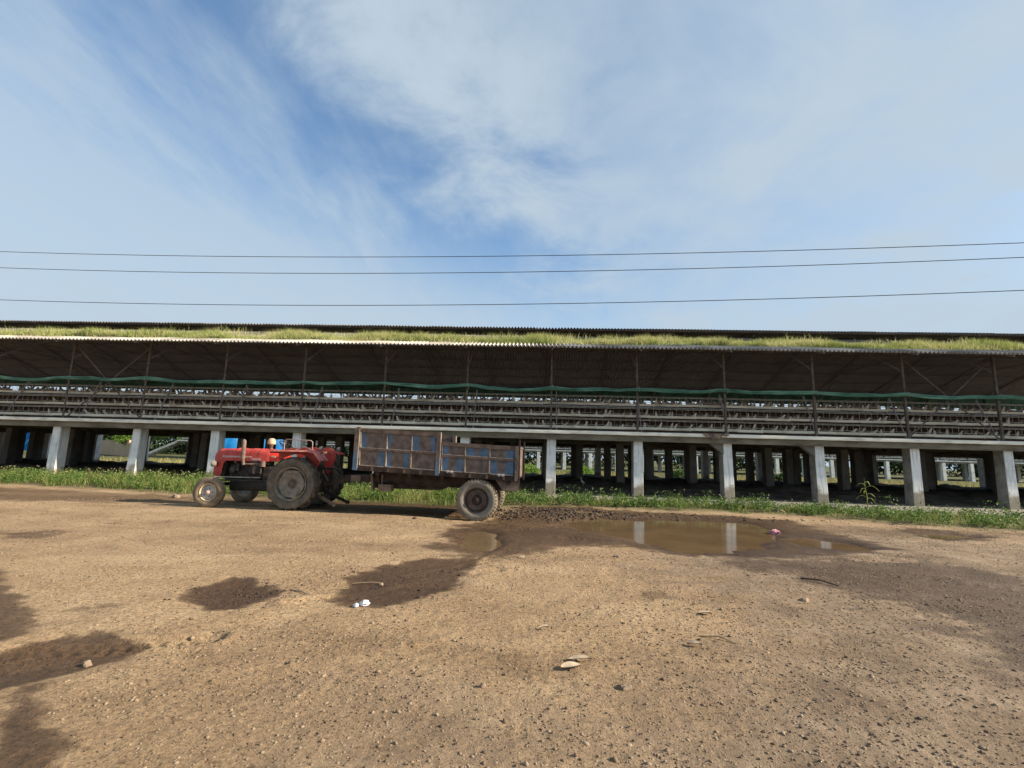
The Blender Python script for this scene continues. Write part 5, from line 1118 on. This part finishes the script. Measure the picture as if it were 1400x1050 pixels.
def tree(x, y, H, cr, label, seed, mt='leaf', group=None):
    rr = np.random.default_rng(seed); t = thing('tree', label, 'tree', (x, y, 0), 0, group); mb = MB()
    mb.tube([(0,0,-.2),(.1,.05,H*.25),(-.05,.1,H*.55),(.05,0,H*.85)], [.22,.17,.10,.03], 8); mb.build('trunk', 'bark', t)
    cl = []
    for i in range(11):
        a = rr.uniform(0, 2*PI); q = rr.uniform(.2,.85)*cr; zz = H*rr.uniform(.38,.95); e = (q*math.cos(a), q*math.sin(a), zz); cl.append(e); z0 = zz*.6
        mb = MB(); mb.tube([(0,.05,z0), (e[0]*.5, e[1]*.5, (z0+zz)/2+.1), e], [.07,.045,.015], 6); mb.build('limb', 'bark', t)
    X = []
    for e in cl+[(0,0,H*.95)]:
        n = 420; d = rr.normal(size=(n, 3)); d /= np.linalg.norm(d, axis=1)[:, None]; X.append(np.array(e)+d*(cr*.42*rr.uniform(.3,1,n)**.5)[:, None]*np.array([1,1,.75]))
    X = np.concatenate(X); V, T = leafcards(X[:,0], X[:,1], X[:,2], rr.uniform(.16,.34,len(X)), rr, .1); o = link('crown', raw_mesh('crown', V, T, 3, [mt]), t); return t
for i, (x, y, H, c, lab, mt) in enumerate(((-83,70,6.5,3.0,'dark green tree at the far left edge beyond the columns','leaf'),(-74,69,6.0,3.0,'bright green tree between the two left columns','leaf_light'),(-68,80,7.5,3.4,'dark tree behind the peach wall','leaf'),(-62,70,5.5,2.6,'light green tree just left of the staircase','leaf_light'),(-58,78,7.5,3.6,'dark green tree rising behind the staircase','leaf'),(-95,78,7.5,3.6,'dark tree at the leftmost end of the wall','leaf'))):
    tree(x, y, H, c, lab, 200+i, mt)
def bush(x, y, w, h, label, seed, mt='leaf_light'):
    rr = np.random.default_rng(seed); t = thing('bush', label, 'bush', (x, y, 0)); mb = MB()
    for i in range(6): a = i*1.05; mb.tube([(0,0,0),(w*.3*math.cos(a),w*.3*math.sin(a),h*.5),(w*.6*math.cos(a),w*.6*math.sin(a),h*.85)], [.03,.02,.006], 5)
    mb.build('stems', 'bark', t); n = 2200; d = rr.normal(size=(n, 3)); d /= np.linalg.norm(d, axis=1)[:, None]; d[:, 2] = np.abs(d[:, 2]); k = rr.uniform(.55,1,n)*(1+.25*fbm(d[:,0]*2.2, d[:,1]*2.2+d[:,2], 2, seed))
    V, T = leafcards(d[:,0]*w*k, d[:,1]*w*k, d[:,2]*h*k, rr.uniform(.08,.18,n), rr, .3); link('foliage', raw_mesh('foliage', V, T, 3, [mt]), t)
bush(3.6, 38, 1.3, .95, 'bright green bush seen under the shed beside the first bare column', 301)
bush(-.6, 38.5, 1.0, .9, 'small green bush seen just right of the trailer', 302)
bush(11.5, 39, .8, .85, 'small green bush seen under the shed in the middle bays', 303, 'leaf')
bush(18.5, 37, .9, .8, 'low green bush seen between the right columns', 304, 'leaf')
def tree_belt():
    rng = RNG; C = []
    for i in range(300):
        x = -210+i*1.45+rng.uniform(-1,1); C.append((x, 104+rng.uniform(-5,5), rng.uniform(.8,6.4), rng.uniform(2.4,3.6)))
    X = []
    for (cx, cy, cz, r) in C:
        n = 420; d = rng.normal(size=(n,3)); d /= np.linalg.norm(d, axis=1)[:,None]; X.append(np.array([cx,cy,cz])+d*(r*rng.uniform(.35,1,n)**.5)[:,None]*np.array([1.1,.8,1]))
    X = np.concatenate(X); X = X[X[:,2] > 0]; V, T = leafcards(X[:,0], X[:,1], X[:,2], rng.uniform(.5,1.0,len(X)), rng, .1)
    tag(link('tree_belt', raw_mesh('tree_belt', V, T, 3, ['leaf_far'])), 'far-off belt of dark green trees on the horizon under the sheds', 'trees', kind='stuff')
tree_belt()
# blue tarpaulin on the far side, seen past the tractor
def tarp(x, y, w, z0, z1, label, seed):
    mb = MB(); nx, nz = 14, 8; V_ = []
    for i in range(nx+1):
        for j in range(nz+1): V_.append((w*i/nx, .09*math.sin(i*1.3+seed)+.03*math.sin(j*1.1), z1-(z1-z0)*j/nz+.04*math.sin(i*.9)*(j == nz)))
    n = len(V_); V_ += [(a, b_+.006, c) for a, b_, c in V_]; Fc = []
    for i in range(nx):
        for j in range(nz): a = i*(nz+1)+j; Fc += [(a, a+1, a+nz+2, a+nz+1), (n+a, n+a+nz+1, n+a+nz+2, n+a+1)]
    mb.add(V_, Fc); tag(mb.build('tarpaulin', 'blue_tarp', None, 60, (x, y, 0)), label, 'tarpaulin')
tarp(-23.6, 34.4, 4.4, .9, 3.0, 'bright blue tarpaulin hanging behind the shed above the tractor bonnet', 1)
bpy.data.objects['tarpaulin'].rotation_euler = (0, 0, R(42))
fr = thing('steel_frame', 'blue painted steel frame standing behind the shed at far left', 'frame', (-41.4, 36, 0))
for xx, yy in ((0,0),(1.5,0),(0,1.2),(1.5,1.2)):
    mb = MB(); mb.box(xx-.14, xx+.14, yy-.1, yy+.1, 0, 3.0); mb.build('leg', 'blue_paint', fr, 0)
mb = MB(); mb.box(-.2, 2.1, -.16, 1.36, .9, 3.1, .03); mb.build('hopper', 'blue_tarp', fr, 0)
mb = MB(); mb.bar((0,-.12,.4), (1.5,-.12,2.2), .12); mb.build('brace', 'blue_paint', fr, 0)
st = thing('white_stand', 'small white metal stand beyond the columns at left', 'stand', (-36.9, 36.5, 0))
for xx in (0, .55):
    mb = MB(); mb.box(xx-.04, xx+.04, -.04, .04, 0, 2.45); mb.build('upright', 'white_paint', st, 0)
for zz in (.6, 1.2, 1.8, 2.35):
    mb = MB(); mb.box(.0405, .5095, -.03, .03, zz, zz+.07); mb.build('rung', 'white_paint', st, 0)

# ------------------------------------------------------------------ overhead wires
WIRES = [([(-25.18,19.65,10.27),(-1.07,17.11,9.05),(15.73,15.35,8.81)], 'uppermost of the three overhead wires crossing the sky'),
         ([(-24.99,19.63,9.47),(-1.06,17.11,8.40),(15.67,15.35,8.31)], 'middle of the three overhead wires crossing the sky'),
         ([(-24.62,19.59,7.91),(-1.02,17.11,7.13),(15.54,15.37,7.20)], 'lowest of the three overhead wires just above the shed roof')]
for pts, lab in WIRES:
    xs = [p[0] for p in pts]; cz = np.polyfit(xs, [p[2] for p in pts], 2); cy = np.polyfit(xs, [p[1] for p in pts], 1); mb = MB()
    q = np.linspace(-42, 34, 90); mb.tube([(x, np.polyval(cy, x), np.polyval(cz, x)) for x in q], .013, 6); tag(mb.build('power_line', 'wire_black', None), lab, 'wire')
